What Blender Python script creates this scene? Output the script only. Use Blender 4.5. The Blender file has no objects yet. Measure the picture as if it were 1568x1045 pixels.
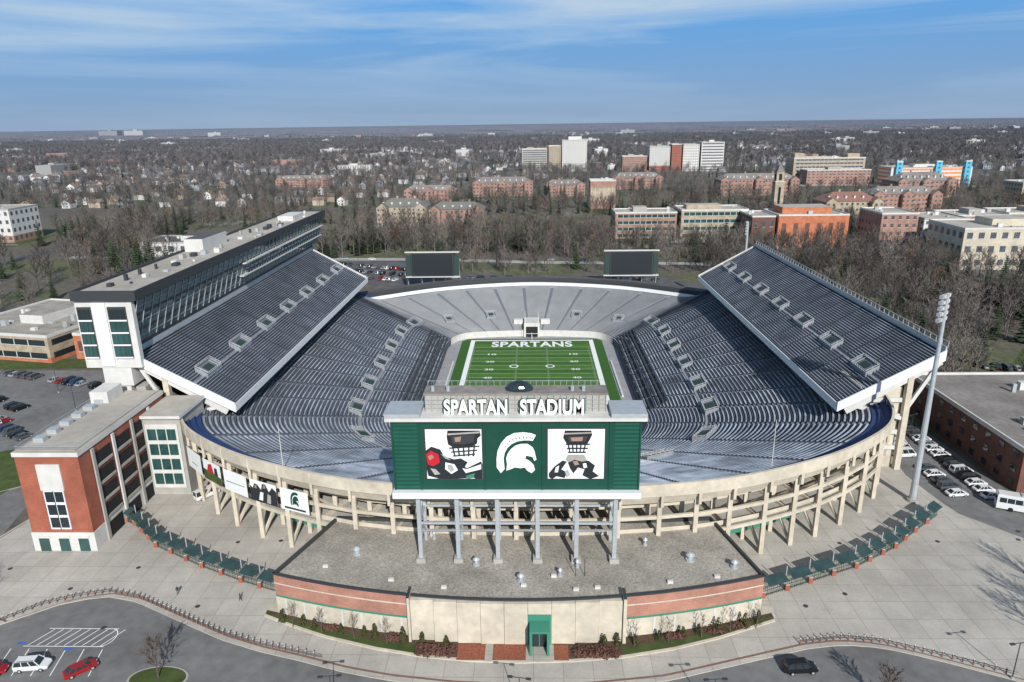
import bpy, math, random
from mathutils import Vector, Matrix, noise
R=random.Random(7)
sc=bpy.context.scene
# ------------------------------------------------------------------ materials
def nodes(m):
    m.use_nodes=True
    return m.node_tree, m.node_tree.nodes.get('Principled BSDF')
def mat(name,col,rough=0.8,metal=0.0,var=0.0,scale=1.0,spec=0.3,detail=4,randvar=0.0,var2=0.0,scale2=0.05,haze=False):
    m=bpy.data.materials.new(name); nt,b=nodes(m)
    b.inputs['Roughness'].default_value=rough; b.inputs['Metallic'].default_value=metal
    b.inputs['Specular IOR Level'].default_value=spec
    b.inputs['Base Color'].default_value=(*col,1)
    n=nt.nodes.new('ShaderNodeRGB'); n.outputs[0].default_value=(*col,1); cur=n.outputs[0]
    def mul(cur,facsock,lo,hi):
        mr=nt.nodes.new('ShaderNodeMapRange'); mr.inputs['From Min'].default_value=0.25; mr.inputs['From Max'].default_value=0.75
        mr.inputs['To Min'].default_value=lo; mr.inputs['To Max'].default_value=hi
        nt.links.new(facsock,mr.inputs['Value'])
        v=nt.nodes.new('ShaderNodeVectorMath'); v.operation='SCALE'
        nt.links.new(cur,v.inputs[0]); nt.links.new(mr.outputs[0],v.inputs['Scale'])
        return v.outputs[0]
    def nz(sc_,det):
        g=nt.nodes.new('ShaderNodeNewGeometry')
        n=nt.nodes.new('ShaderNodeTexNoise'); n.inputs['Scale'].default_value=sc_; n.inputs['Detail'].default_value=det
        nt.links.new(g.outputs['Position'],n.inputs['Vector'])
        return n.outputs['Fac']
    if var: cur=mul(cur,nz(scale,detail),1-var,1+var)
    if var2: cur=mul(cur,nz(scale2,3),1-var2,1+var2)
    if randvar:
        oi=nt.nodes.new('ShaderNodeObjectInfo'); cur=mul(cur,oi.outputs['Random'],1-randvar,1+randvar)
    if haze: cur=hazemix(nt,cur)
    nt.links.new(cur,b.inputs['Base Color'])
    return m
def hazemix(nt,cur,d0=700,d1=9000,col=(0.15,0.18,0.24)):  # aerial haze put into the base colour, growing with world Y
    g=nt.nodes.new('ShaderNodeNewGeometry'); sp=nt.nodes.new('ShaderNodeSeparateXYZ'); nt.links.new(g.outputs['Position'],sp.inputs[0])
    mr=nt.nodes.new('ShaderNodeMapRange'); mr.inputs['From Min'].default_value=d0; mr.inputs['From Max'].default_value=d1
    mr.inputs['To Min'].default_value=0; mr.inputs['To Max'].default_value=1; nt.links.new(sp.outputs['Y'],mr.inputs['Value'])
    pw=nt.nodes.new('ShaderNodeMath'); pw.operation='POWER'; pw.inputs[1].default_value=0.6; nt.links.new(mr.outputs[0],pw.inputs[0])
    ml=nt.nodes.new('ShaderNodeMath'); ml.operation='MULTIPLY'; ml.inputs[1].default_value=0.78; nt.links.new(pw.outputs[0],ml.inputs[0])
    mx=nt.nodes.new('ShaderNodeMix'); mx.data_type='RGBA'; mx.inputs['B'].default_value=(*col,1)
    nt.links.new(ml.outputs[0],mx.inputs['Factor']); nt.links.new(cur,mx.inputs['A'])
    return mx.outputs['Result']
def brickmat(name,col,sc_=1.0):
    m=bpy.data.materials.new(name); nt,b=nodes(m); b.inputs['Roughness'].default_value=.9
    g=nt.nodes.new('ShaderNodeNewGeometry'); sp=nt.nodes.new('ShaderNodeSeparateXYZ'); nt.links.new(g.outputs['Position'],sp.inputs[0])
    ad=nt.nodes.new('ShaderNodeMath'); nt.links.new(sp.outputs['X'],ad.inputs[0]); nt.links.new(sp.outputs['Y'],ad.inputs[1])
    cb=nt.nodes.new('ShaderNodeCombineXYZ'); nt.links.new(ad.outputs[0],cb.inputs['X']); nt.links.new(sp.outputs['Z'],cb.inputs['Y'])
    t=nt.nodes.new('ShaderNodeTexBrick'); t.inputs['Scale'].default_value=2.2*sc_
    t.inputs['Color1'].default_value=(*col,1); t.inputs['Color2'].default_value=(col[0]*.7,col[1]*.65,col[2]*.65,1)
    t.inputs['Mortar'].default_value=(min(1,col[0]*1.1),col[1]*1.5,col[2]*1.6,1); t.inputs['Mortar Size'].default_value=.03
    nt.links.new(cb.outputs[0],t.inputs['Vector'])
    n=nt.nodes.new('ShaderNodeTexNoise'); n.inputs['Scale'].default_value=.35; nt.links.new(g.outputs['Position'],n.inputs['Vector'])
    mr=nt.nodes.new('ShaderNodeMapRange'); mr.inputs['From Min'].default_value=.3; mr.inputs['From Max'].default_value=.7; mr.inputs['To Min'].default_value=.8; mr.inputs['To Max'].default_value=1.15
    nt.links.new(n.outputs['Fac'],mr.inputs['Value'])
    v=nt.nodes.new('ShaderNodeVectorMath'); v.operation='SCALE'; nt.links.new(t.outputs['Color'],v.inputs[0]); nt.links.new(mr.outputs[0],v.inputs['Scale'])
    nt.links.new(v.outputs[0],b.inputs['Base Color']); return m
M={}
M['conc']=mat('cream_concrete',(0.53,0.475,0.38),.85,var=.14,scale=.8,var2=.16,scale2=.15,detail=8)
M['concg']=mat('grey_concrete',(0.36,0.35,0.32),.85,var=.12,scale=.6,var2=.1)
M['white']=mat('white_paint',(0.72,0.73,0.74),.5,var=.05,scale=.5)
M['offw']=mat('white_precast',(0.58,0.57,0.54),.7,var=.10,scale=.5)
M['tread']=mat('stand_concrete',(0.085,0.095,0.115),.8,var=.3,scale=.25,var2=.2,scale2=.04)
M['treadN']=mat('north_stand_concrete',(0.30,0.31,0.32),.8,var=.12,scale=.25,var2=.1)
M['bench']=mat('bench_aluminium',(0.37,0.41,0.47),.45,.15,var=.55,scale=.22,var2=.35,scale2=.06,detail=8)  # colour noise stands in for uneven sheen and glints on the metal
M['benchL']=mat('glint_bench_aluminium',(0.62,0.64,0.67),.4,.2,var=.4,scale=.4)  # sun glint on the bench metal, painted as a lighter colour
M['benchD']=mat('upper_bench_aluminium',(0.29,0.32,0.375),.45,.15,var=.4,scale=.2,var2=.3,scale2=.05)  # same metal painted darker where it reflects less sky
M['benchN']=mat('north_bench_aluminium',(0.60,0.62,0.64),.5,.2,var=.1,scale=.2)  # same metal painted lighter for its stronger sky reflection
M['aisle']=mat('aisle_concrete',(0.15,0.16,0.185),.8,var=.1)
M['walk']=mat('cross_aisle_concrete',(0.25,0.265,0.29),.8,var=.15,scale=.5)
M['blue']=mat('walkway_shade_navy',(0.02,0.045,0.135),.7,var=.2,scale=.3)  # blue walkway and rim, with the shade there put into the colour
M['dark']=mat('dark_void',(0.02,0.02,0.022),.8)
M['green']=mat('board_green',(0.010,0.066,0.044),.5,var=.12,scale=.4,var2=.1)
M['green2']=mat('board_green_louvre',(0.015,0.092,0.062),.5,var=.1,scale=.4)
M['greenl']=mat('teal_green',(0.05,0.22,0.15),.5)
M['vgreen']=mat('vomitory_green',(0.03,0.055,0.05),.7)
M['steel']=mat('galvanised_steel',(0.45,0.48,0.50),.5,.3,var=.1)
M['steeld']=mat('dark_steel',(0.06,0.065,0.07),.5,.3)
M['glass']=mat('dark_glass',(0.02,0.03,0.035),.08,0,spec=.8)
M['winf']=mat('campus_window',(0.09,0.10,0.115),.25,0,spec=.6,var=.5,scale=.3)
M['glassg']=mat('green_glass',(0.025,0.075,0.072),.08,0,spec=1.0,var=.5,scale=.12)
M['screen']=mat('video_screen_off',(0.025,0.03,0.035),.4)
M['brick']=brickmat('red_brick',(0.34,0.095,0.055))
M['brickp']=brickmat('pink_brick',(0.42,0.185,0.13))
M['brickc']=brickmat('campus_brick',(0.36,0.19,0.145))
M['brickd']=brickmat('dark_brick',(0.17,0.07,0.05))
M['bricko']=brickmat('orange_brick',(0.50,0.16,0.08))
M['brickt']=brickmat('tan_brick',(0.42,0.31,0.22))
M['roofg']=mat('gravel_roof',(0.31,0.285,0.245),.95,var=.4,scale=3.0,var2=.25,scale2=.2,detail=10)
M['rooft']=mat('tan_roof',(0.40,0.37,0.32),.95,var=.12,scale=.5,var2=.2,scale2=.08)
M['roofb']=mat('brown_grey_roof',(0.22,0.20,0.185),.95,var=.2,scale=.7,var2=.25,scale2=.1)
M['roofd']=mat('dark_roof',(0.10,0.095,0.095),.9,var=.2,scale=.4,var2=.2)
M['roofr']=mat('red_tile_roof',(0.24,0.13,0.105),.8,var=.15)
M['cop']=mat('copper_green_roof',(0.17,0.165,0.15),.8,var=.15)
M['turf']=mat('turf',(0.045,0.122,0.018),.9,var=.12,scale=.3)
M['turf2']=mat('turf_light',(0.064,0.158,0.026),.9,var=.12,scale=.3)
M['turfd']=mat('turf_border',(0.038,0.11,0.02),.9,var=.1)
M['line']=mat('line_paint',(0.78,0.80,0.78),.8,var=.04,scale=1)
M['apron']=mat('apron_grey',(0.30,0.30,0.31),.8,var=.15,scale=.3)
M['asph']=mat('asphalt',(0.165,0.163,0.16),.9,var=.2,scale=.5,var2=.25,scale2=.06,detail=8)
M['asphd']=mat('asphalt_far',(0.10,0.10,0.105),.9,var=.2,scale=.2,var2=.2)
M['grass']=mat('lawn_grass',(0.060,0.085,0.024),.95,var=.35,scale=.5,var2=.25,scale2=.05,detail=8)
M['mulch']=mat('mulch',(0.08,0.055,0.035),.95,var=.5,scale=3)
M['paver']=mat('red_paver',(0.25,0.085,0.05),.9,var=.3,scale=2.5)
M['edge']=mat('brick_edging',(0.20,0.115,0.09),.9,var=.2,scale=2)
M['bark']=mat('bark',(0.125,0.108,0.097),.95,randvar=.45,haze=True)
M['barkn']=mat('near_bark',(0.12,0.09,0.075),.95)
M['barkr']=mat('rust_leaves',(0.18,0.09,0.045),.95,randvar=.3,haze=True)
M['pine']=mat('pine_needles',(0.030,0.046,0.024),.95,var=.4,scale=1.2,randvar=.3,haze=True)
M['shrub']=mat('shrub_leaves',(0.055,0.06,0.02),.95,var=.5,scale=4)
M['shrubr']=mat('brown_shrub_twigs',(0.13,0.065,0.05),.95,var=.4,scale=4)
M['tire']=mat('tyre',(0.015,0.015,0.015),.8)
M['orange']=mat('orange_panels',(0.70,0.22,0.06),.6,var=.2,scale=.2)
M['cyan']=mat('cyan_wrap',(0.08,0.42,0.60),.6)
M['cloth']=mat('dark_jacket',(0.03,0.035,0.05),.9)
M['bluep']=mat('blue_paint',(0.05,0.14,0.45),.7)
M['redl']=mat('screen_red',(0.5,0.02,0.03),.5)
M['skin']=mat('skin_tone',(0.35,0.22,0.17),.6)
M['tealp']=mat('teal_canopy',(0.03,0.06,0.06),.35,var=.3,scale=.6)
def plaza_mat():
    m=bpy.data.materials.new('plaza_concrete'); nt,b=nodes(m); b.inputs['Roughness'].default_value=.85
    g=nt.nodes.new('ShaderNodeNewGeometry')
    t=nt.nodes.new('ShaderNodeTexBrick'); t.offset=0; t.inputs['Scale'].default_value=.22; t.inputs['Brick Width'].default_value=1; t.inputs['Row Height'].default_value=1
    t.inputs['Color1'].default_value=(.465,.435,.385,1); t.inputs['Color2'].default_value=(.415,.385,.34,1); t.inputs['Mortar'].default_value=(.29,.265,.225,1); t.inputs['Mortar Size'].default_value=.012
    nt.links.new(g.outputs['Position'],t.inputs['Vector'])
    cur=t.outputs['Color']
    for s,lo,hi in ((.06,.80,1.12),(.35,.90,1.05),(2.5,.92,1.05)):
        n=nt.nodes.new('ShaderNodeTexNoise'); n.inputs['Scale'].default_value=s; n.inputs['Detail'].default_value=6; nt.links.new(g.outputs['Position'],n.inputs['Vector'])
        mr=nt.nodes.new('ShaderNodeMapRange'); mr.inputs['From Min'].default_value=.3; mr.inputs['From Max'].default_value=.7; mr.inputs['To Min'].default_value=lo; mr.inputs['To Max'].default_value=hi
        nt.links.new(n.outputs['Fac'],mr.inputs['Value'])
        v=nt.nodes.new('ShaderNodeVectorMath'); v.operation='SCALE'; nt.links.new(cur,v.inputs[0]); nt.links.new(mr.outputs[0],v.inputs['Scale']); cur=v.outputs[0]
    nt.links.new(cur,b.inputs['Base Color']); return m
M['plaza']=plaza_mat()
def ground_mat():
    m=bpy.data.materials.new('ground_cover'); nt,b=nodes(m); b.inputs['Roughness'].default_value=.95
    g=nt.nodes.new('ShaderNodeNewGeometry')
    def ramp(scale,stops,det=6):
        n=nt.nodes.new('ShaderNodeTexNoise'); n.inputs['Scale'].default_value=scale; n.inputs['Detail'].default_value=det
        nt.links.new(g.outputs['Position'],n.inputs['Vector'])
        r=nt.nodes.new('ShaderNodeValToRGB'); nt.links.new(n.outputs['Fac'],r.inputs['Fac'])
        e=r.color_ramp.elements
        e[0].position,e[0].color=stops[0][0],(*stops[0][1],1); e[1].position,e[1].color=stops[-1][0],(*stops[-1][1],1)
        for p,c in stops[1:-1]:
            x=e.new(p); x.color=(*c,1)
        return r.outputs['Color']
    a=ramp(.012,[(.35,(.10,.087,.068)),(.46,(.12,.105,.083)),(.53,(.085,.098,.042)),(.58,(.115,.115,.06)),(.64,(.19,.18,.16))])
    c=ramp(.3,[(.3,(.65,.65,.65)),(.7,(1.25,1.25,1.25))])
    mx=nt.nodes.new('ShaderNodeMix'); mx.data_type='RGBA'; mx.blend_type='MULTIPLY'; mx.inputs['Factor'].default_value=1
    nt.links.new(a,mx.inputs['A']); nt.links.new(c,mx.inputs['B'])
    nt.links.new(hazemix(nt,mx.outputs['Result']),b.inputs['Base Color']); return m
M['ground']=ground_mat()
# ------------------------------------------------------------------ mesh builder
class MB:
    def __init__(s): s.v=[];s.f=[];s.m=[];s.ms=[]
    def mi(s,k):
        if k not in s.ms: s.ms.append(k)
        return s.ms.index(k)
    def face(s,pts,k):
        i=len(s.v); s.v+=[tuple(p) for p in pts]; s.f.append(tuple(range(i,i+len(pts)))); s.m.append(s.mi(k))
    def box(s,x0,x1,y0,y1,z0,z1,k,top=None):
        if x0>x1:x0,x1=x1,x0
        if y0>y1:y0,y1=y1,y0
        P=[(x0,y0,z0),(x1,y0,z0),(x1,y1,z0),(x0,y1,z0),(x0,y0,z1),(x1,y0,z1),(x1,y1,z1),(x0,y1,z1)]
        for q in ((0,1,5,4),(1,2,6,5),(2,3,7,6),(3,0,4,7),(3,2,1,0)): s.face([P[i] for i in q],k)
        s.face([P[i] for i in (4,5,6,7)],top or k)
    def prism(s,poly,z0,z1,k,top=None):
        n=len(poly)
        for i in range(n):
            a=poly[i];b=poly[(i+1)%n]
            s.face([(a[0],a[1],z0),(b[0],b[1],z0),(b[0],b[1],z1),(a[0],a[1],z1)],k)
        s.face([(p[0],p[1],z1) for p in poly],top or k)
    def beam(s,p,q,w,k,h=None):
        p=Vector(p);q=Vector(q);h=h or w
        d=(q-p)
        if d.length<1e-6:return
        d.normalize(); up=Vector((0,0,1))
        if abs(d.z)>.95: up=Vector((0,1,0))
        a=d.cross(up).normalized()*w/2; b=d.cross(a).normalized()*h/2
        c=[p+a+b,p-a+b,p-a-b,p+a-b]; e=[q+a+b,q-a+b,q-a-b,q+a-b]
        for i in range(4): s.face([c[i],c[(i+1)%4],e[(i+1)%4],e[i]],k)
        s.face(c[::-1],k); s.face(e,k)
    def cyl(s,p,q,r0,r1,k,n=8):
        p=Vector(p);q=Vector(q);d=(q-p).normalized(); up=Vector((0,0,1)) if abs(d.z)<.95 else Vector((0,1,0))
        a=d.cross(up).normalized(); b=d.cross(a)
        A=[p+(a*math.cos(t)+b*math.sin(t))*r0 for t in [2*math.pi*i/n for i in range(n)]]
        B=[q+(a*math.cos(t)+b*math.sin(t))*r1 for t in [2*math.pi*i/n for i in range(n)]]
        for i in range(n): s.face([A[i],A[(i+1)%n],B[(i+1)%n],B[i]],k)
        s.face(B,k); s.face(A[::-1],k)
    def obj(s,name,parent=None,loc=None,rotz=0,smooth=False):
        me=bpy.data.meshes.new(name); me.from_pydata(s.v,[],s.f)
        for k in s.ms: me.materials.append(M[k] if isinstance(k,str) else k)
        me.polygons.foreach_set('material_index',s.m)
        if smooth: me.polygons.foreach_set('use_smooth',[True]*len(s.f))
        me.update()
        o=bpy.data.objects.new(name,me); bpy.context.collection.objects.link(o)
        if parent: o.parent=parent
        if loc: o.location=loc
        o.rotation_euler.z=rotz
        return o
def empty(name,loc=(0,0,0),rotz=0):
    e=bpy.data.objects.new(name,None); e.location=loc; e.rotation_euler.z=rotz; bpy.context.collection.objects.link(e); return e
def sheet(name,poly,z,k,parent=None):
    m=MB(); m.face([(p[0],p[1],z) for p in poly],k); return m.obj(name,parent)
def text(name,s,size,loc,rot,k,ext=.1,parent=None,width=None,bold=.0,spacing=1.0):
    d=bpy.data.curves.new(name,'FONT'); d.body=s; d.size=size; d.align_x='CENTER'; d.extrude=ext; d.offset=bold; d.space_character=spacing
    d.materials.append(M[k]); o=bpy.data.objects.new(name,d); o.location=loc; o.rotation_euler=rot
    bpy.context.collection.objects.link(o); o.parent=parent
    if width:
        bpy.context.view_layer.update(); o.scale.x=width/max(.1,o.dimensions.x)
    return o
# ------------------------------------------------------------------ bowl geometry
CTRL=[((0,176),(0,111),17.5),((14,176.5),(30,113.6),17.5),((24,180),(52,121.5),17.5),((31,188),(67,131),17.5),((35,199),(77,141.5),17.5),
 ((35,212),(82,156),17.5),((35,228),(84,180),17.5),((35,248),(84,225),17.5),((35,265),(84,262),17.2),((35,279),(82,285),15),((33,288),(74,300),8),((28,293.5),(65,308),5),((16,296),(38,324),5),((0,297),(0,332),5)]
def catmull(P):
    out=[]
    def q(i):
        if i<0:
            a=P[-i]; return (-a[0],a[1],-a[2],a[3],a[4])
        if i>=len(P):
            a=P[2*len(P)-2-i]; return (-a[0],a[1],-a[2],a[3],a[4])
        return P[i]
    for i in range(len(P)-1):
        a,b,c,d=q(i-1),q(i),q(i+1),q(i+2)
        L=math.hypot(P[i+1][2]-P[i][2],P[i+1][3]-P[i][3]); k=max(3,int(L/1.5))
        for j in range(k):
            t=j/k
            out.append(tuple(.5*((2*b[m])+(-a[m]+c[m])*t+(2*a[m]-5*b[m]+4*c[m]-d[m])*t*t+(-a[m]+3*b[m]-3*c[m]+d[m])*t**3) for m in range(5)))
    out.append(P[-1]); return out
half=catmull([(a[0],a[1],b[0],b[1],z) for a,b,z in CTRL])
S=half+[(-a[0],a[1],-a[2],a[3],a[4]) for a in reversed(half[1:-1])]
NS=len(S)
def bp(i,t,dz=0):
    a=S[i%NS]; return (a[0]+(a[2]-a[0])*t, a[1]+(a[3]-a[1])*t, -8+(a[4]+8)*t+dz)
NR=52
stadium=empty('football_stadium')
st=MB(); bn=MB()
north=lambda i: S[i%NS][4]<9
for i in range(NS):
    j=i+1
    nn=north(i) 
    ais=(i%9==0)
    glint = (20<S[i][2]<50 and S[i][3]<126)  # sections whose benches get the painted glint
    for r in range(NR):
        t0=r/NR;t1=(r+1)/NR
        z_i=-8+(S[i][4]+8)*t0; z_j=-8+(S[j%NS][4]+8)*t0
        z_i2=-8+(S[i][4]+8)*t1; z_j2=-8+(S[j%NS][4]+8)*t1
        a=bp(i,t0);b=bp(j,t0);c=bp(j,t1);d=bp(i,t1)
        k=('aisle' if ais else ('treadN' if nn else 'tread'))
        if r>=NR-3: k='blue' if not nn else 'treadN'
        if r==16 and not nn: k='walk'
        st.face([(a[0],a[1],z_i),(b[0],b[1],z_j),(c[0],c[1],z_j),(d[0],d[1],z_i)],k)
        st.face([(d[0],d[1],z_i),(c[0],c[1],z_j),(c[0],c[1],z_j2),(d[0],d[1],z_i2)],k)
        if not ais and (r<NR-3 or (nn and r<NR-1)) and (r!=16 or nn):
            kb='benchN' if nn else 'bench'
            if glint and r<25 and (i//9)%2==0: kb='benchL'
            f0,f1=(.4,.8) if S[i][3]>150 else (.42,.74)
            p=[bp(i,t0+(t1-t0)*f0),bp(j,t0+(t1-t0)*f0),bp(j,t0+(t1-t0)*f1),bp(i,t0+(t1-t0)*f1)]
            zz=[z_i,z_j,z_j,z_i]
            bn.face([(p[m][0],p[m][1],zz[m]+.43) for m in range(4)],kb)
st.obj('seating_tiers',stadium); bn.obj('benches',stadium)
ap=MB(); ap.face([(S[i][0],S[i][1],-10) for i in range(NS)],'apron')
for i in range(NS):
    a=S[i];b=S[(i+1)%NS]; ap.face([(a[0],a[1],-10),(b[0],b[1],-10),(b[0],b[1],-7.2),(a[0],a[1],-7.2)],'offw' if a[1]>285 else 'tread')
ap.obj('field_apron',stadium)
rw=MB()
def ring_wall(mb,t,dz0,dz1,k):
    for i in range(NS):
        j=(i+1)%NS; a=bp(i,t);b=bp(j,t); za=S[i][4]; zb=S[j][4]
        mb.face([(a[0],a[1],za+dz0),(b[0],b[1],zb+dz0),(b[0],b[1],zb+dz1),(a[0],a[1],za+dz1)],k)
def ring_flat(mb,t0,t1,dz,k):
    for i in range(NS):
        j=(i+1)%NS; a=bp(i,t0);b=bp(j,t0);c=bp(j,t1);d=bp(i,t1); za=S[i][4]; zb=S[j][4]
        mb.face([(a[0],a[1],za+dz),(b[0],b[1],zb+dz),(c[0],c[1],zb+dz),(d[0],d[1],za+dz)],k)
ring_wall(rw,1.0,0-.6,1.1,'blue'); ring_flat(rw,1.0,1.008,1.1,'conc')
for i in range(NS):
    j=(i+1)%NS
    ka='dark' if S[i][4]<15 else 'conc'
    for (u0,zz0,u1,zz1) in ((1.008,1.1,1.008,-1.3),(1.008,-1.3,1.0,-1.3),(1.0,-1.3,.985,-3.4)):
        a0=bp(i,u0);b0=bp(j,u0);a1=bp(i,u1);b1=bp(j,u1)
        rw.face([(a0[0],a0[1],S[i][4]+zz0),(b0[0],b0[1],S[j][4]+zz0),(b1[0],b1[1],S[j][4]+zz1),(a1[0],a1[1],S[i][4]+zz1)],ka)
    a0=bp(i,.985);b0=bp(j,.985);a1=bp(i,.80);b1=bp(j,.80)
    rw.face([(a0[0],a0[1],S[i][4]-3.4),(b0[0],b0[1],S[j][4]-3.4),(b1[0],b1[1],b1[2]-1.6),(a1[0],a1[1],a1[2]-1.6)],'conc')
rw.obj('rim_wall',stadium)
cw=MB()
for i in range(NS):
    j=(i+1)%NS;a=bp(i,.80);b=bp(j,.80)
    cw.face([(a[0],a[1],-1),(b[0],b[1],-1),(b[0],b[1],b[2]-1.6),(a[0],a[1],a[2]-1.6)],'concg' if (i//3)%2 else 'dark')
cw.obj('concourse_wall',stadium)
fr=MB(); bays=[]
last=None
for i in range(NS):
    x,y=S[i][2],S[i][3]
    if last is None or math.hypot(x-last[0],y-last[1])>6.6:
        last=(x,y)
        if S[i][4]>16: bays.append(i)
for i in bays:
    zt=S[i][4]-2.9
    o=bp(i,.985);m_=bp(i,.90);n_=bp(i,.81)
    fr.beam((o[0],o[1],0),(o[0],o[1],zt),.8,'conc')
    fr.beam((m_[0],m_[1],0),(m_[0],m_[1],m_[2]-1.5),.8,'conc')
    fr.beam((o[0],o[1],7.2),(n_[0],n_[1],7.2),.6,'conc',.8)
    fr.beam((o[0],o[1],zt),(n_[0],n_[1],n_[2]-2),.7,'conc',1.1)
    fr.beam((o[0],o[1],.5),(m_[0],m_[1],7),.45,'conc',.5)
    fr.beam((m_[0],m_[1],7.5),(o[0],o[1],12.5),.45,'conc',.5)
    o2=bp(i,1.004); fr.beam((o2[0],o2[1],S[i][4]-3.5),(o2[0],o2[1],S[i][4]+1.0),.5,'conc',.5)
nb=len(bays)
for q in range(nb):
    i=bays[q];j=bays[(q+1)%nb]
    a=S[i];b=S[j]
    if math.hypot(a[2]-b[2],a[3]-b[3])>14: continue
    for t,z in ((.985,7.2),(.985,11.2),(.90,7.2),(.90,10.5)):
        p=bp(i,t);r_=bp(j,t); fr.beam((p[0],p[1],z),(r_[0],r_[1],z),.45,'conc',.65)
    p=bp(i,.97);r_=bp(j,.97); fr.beam((p[0],p[1],7.9),(r_[0],r_[1],7.9),.12,'conc',.9)
    p=bp(i,.9);r_=bp(j,.9); fr.beam((p[0],p[1],2.2),(r_[0],r_[1],2.2),.2,'greenl',1.1)
    a0=bp(i,.985);b0=bp(j,.985);a1=bp(i,.81);b1=bp(j,.81)
    fr.face([(a0[0],a0[1],7.0),(b0[0],b0[1],7.0),(b1[0],b1[1],7.0),(a1[0],a1[1],7.0)],'concg')
fr.obj('facade_frames',stadium)
vo=MB()
def vom(c,tx,ty,nx,ny,slope,w=6.4,d=3.0,k='steel'):
    def P(u,v,h): return (c[0]+tx*u+nx*v,c[1]+ty*u+ny*v,c[2]+slope*v+h)
    W=w/2;D=d/2
    for (u0,v0,u1,v1) in ((-W,-D,W,-D),(W,-D,W,D),(W,D,-W,D),(-W,D,-W,-D)):
        vo.face([P(u0,v0,-.6),P(u1,v1,-.6),P(u1,v1,.75),P(u0,v0,.75)],'walk')
        vo.beam(P(u0,v0,.8),P(u1,v1,.8),.22,k,.1)
        vo.beam(P(u0,v0,1.25),P(u1,v1,1.25),.08,'offw')
        n=int(max(abs(u1-u0),abs(v1-v0))/1.1)
        for q in range(n+1):
            f=q/n; u=u0+(u1-u0)*f;v=v0+(v1-v0)*f; vo.beam(P(u,v,.7),P(u,v,1.25),.07,'offw')
    vo.face([P(-W+.2,-D+.2,.5),P(W-.2,-D+.2,.5),P(W-.2,D-.2,.5),P(-W+.2,D-.2,.5)],'aisle')
    vo.face([P(-W*.45,-D+.3,.56),P(W*.45,-D+.3,.56),P(W*.45,D-.7,.56),P(-W*.45,D-.7,.56)],'vgreen')
    for u in (-W*.7,W*.7): vo.beam(P(u,-D+.3,.7),P(u,D-.3,.7),.3,k,.1)
prev=None;acc=8
for i in range(NS):
    t=.345 
    p=bp(i,t)
    if prev is not None: acc+=math.hypot(p[0]-prev[0],p[1]-prev[1])
    prev=p
    if acc>19:
        acc=0
        if abs(p[0])<9 and p[1]>200: continue
        a=bp(i-1,t);b=bp(i+1,t); tx,ty=b[0]-a[0],b[1]-a[1]; l=math.hypot(tx,ty); tx/=l;ty/=l
        q=bp(i,t+.05); nx,ny=q[0]-p[0],q[1]-p[1]; l=math.hypot(nx,ny); sl=(q[2]-p[2])/l; nx/=l;ny/=l
        nx,ny=(ty,-tx) if (ty*nx-tx*ny)>0 else (-ty,tx)
        vom((p[0],p[1],p[2]+.2),tx,ty,nx,ny,sl, 7.6 if not north(i) else 4.2, 3.6)
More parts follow.
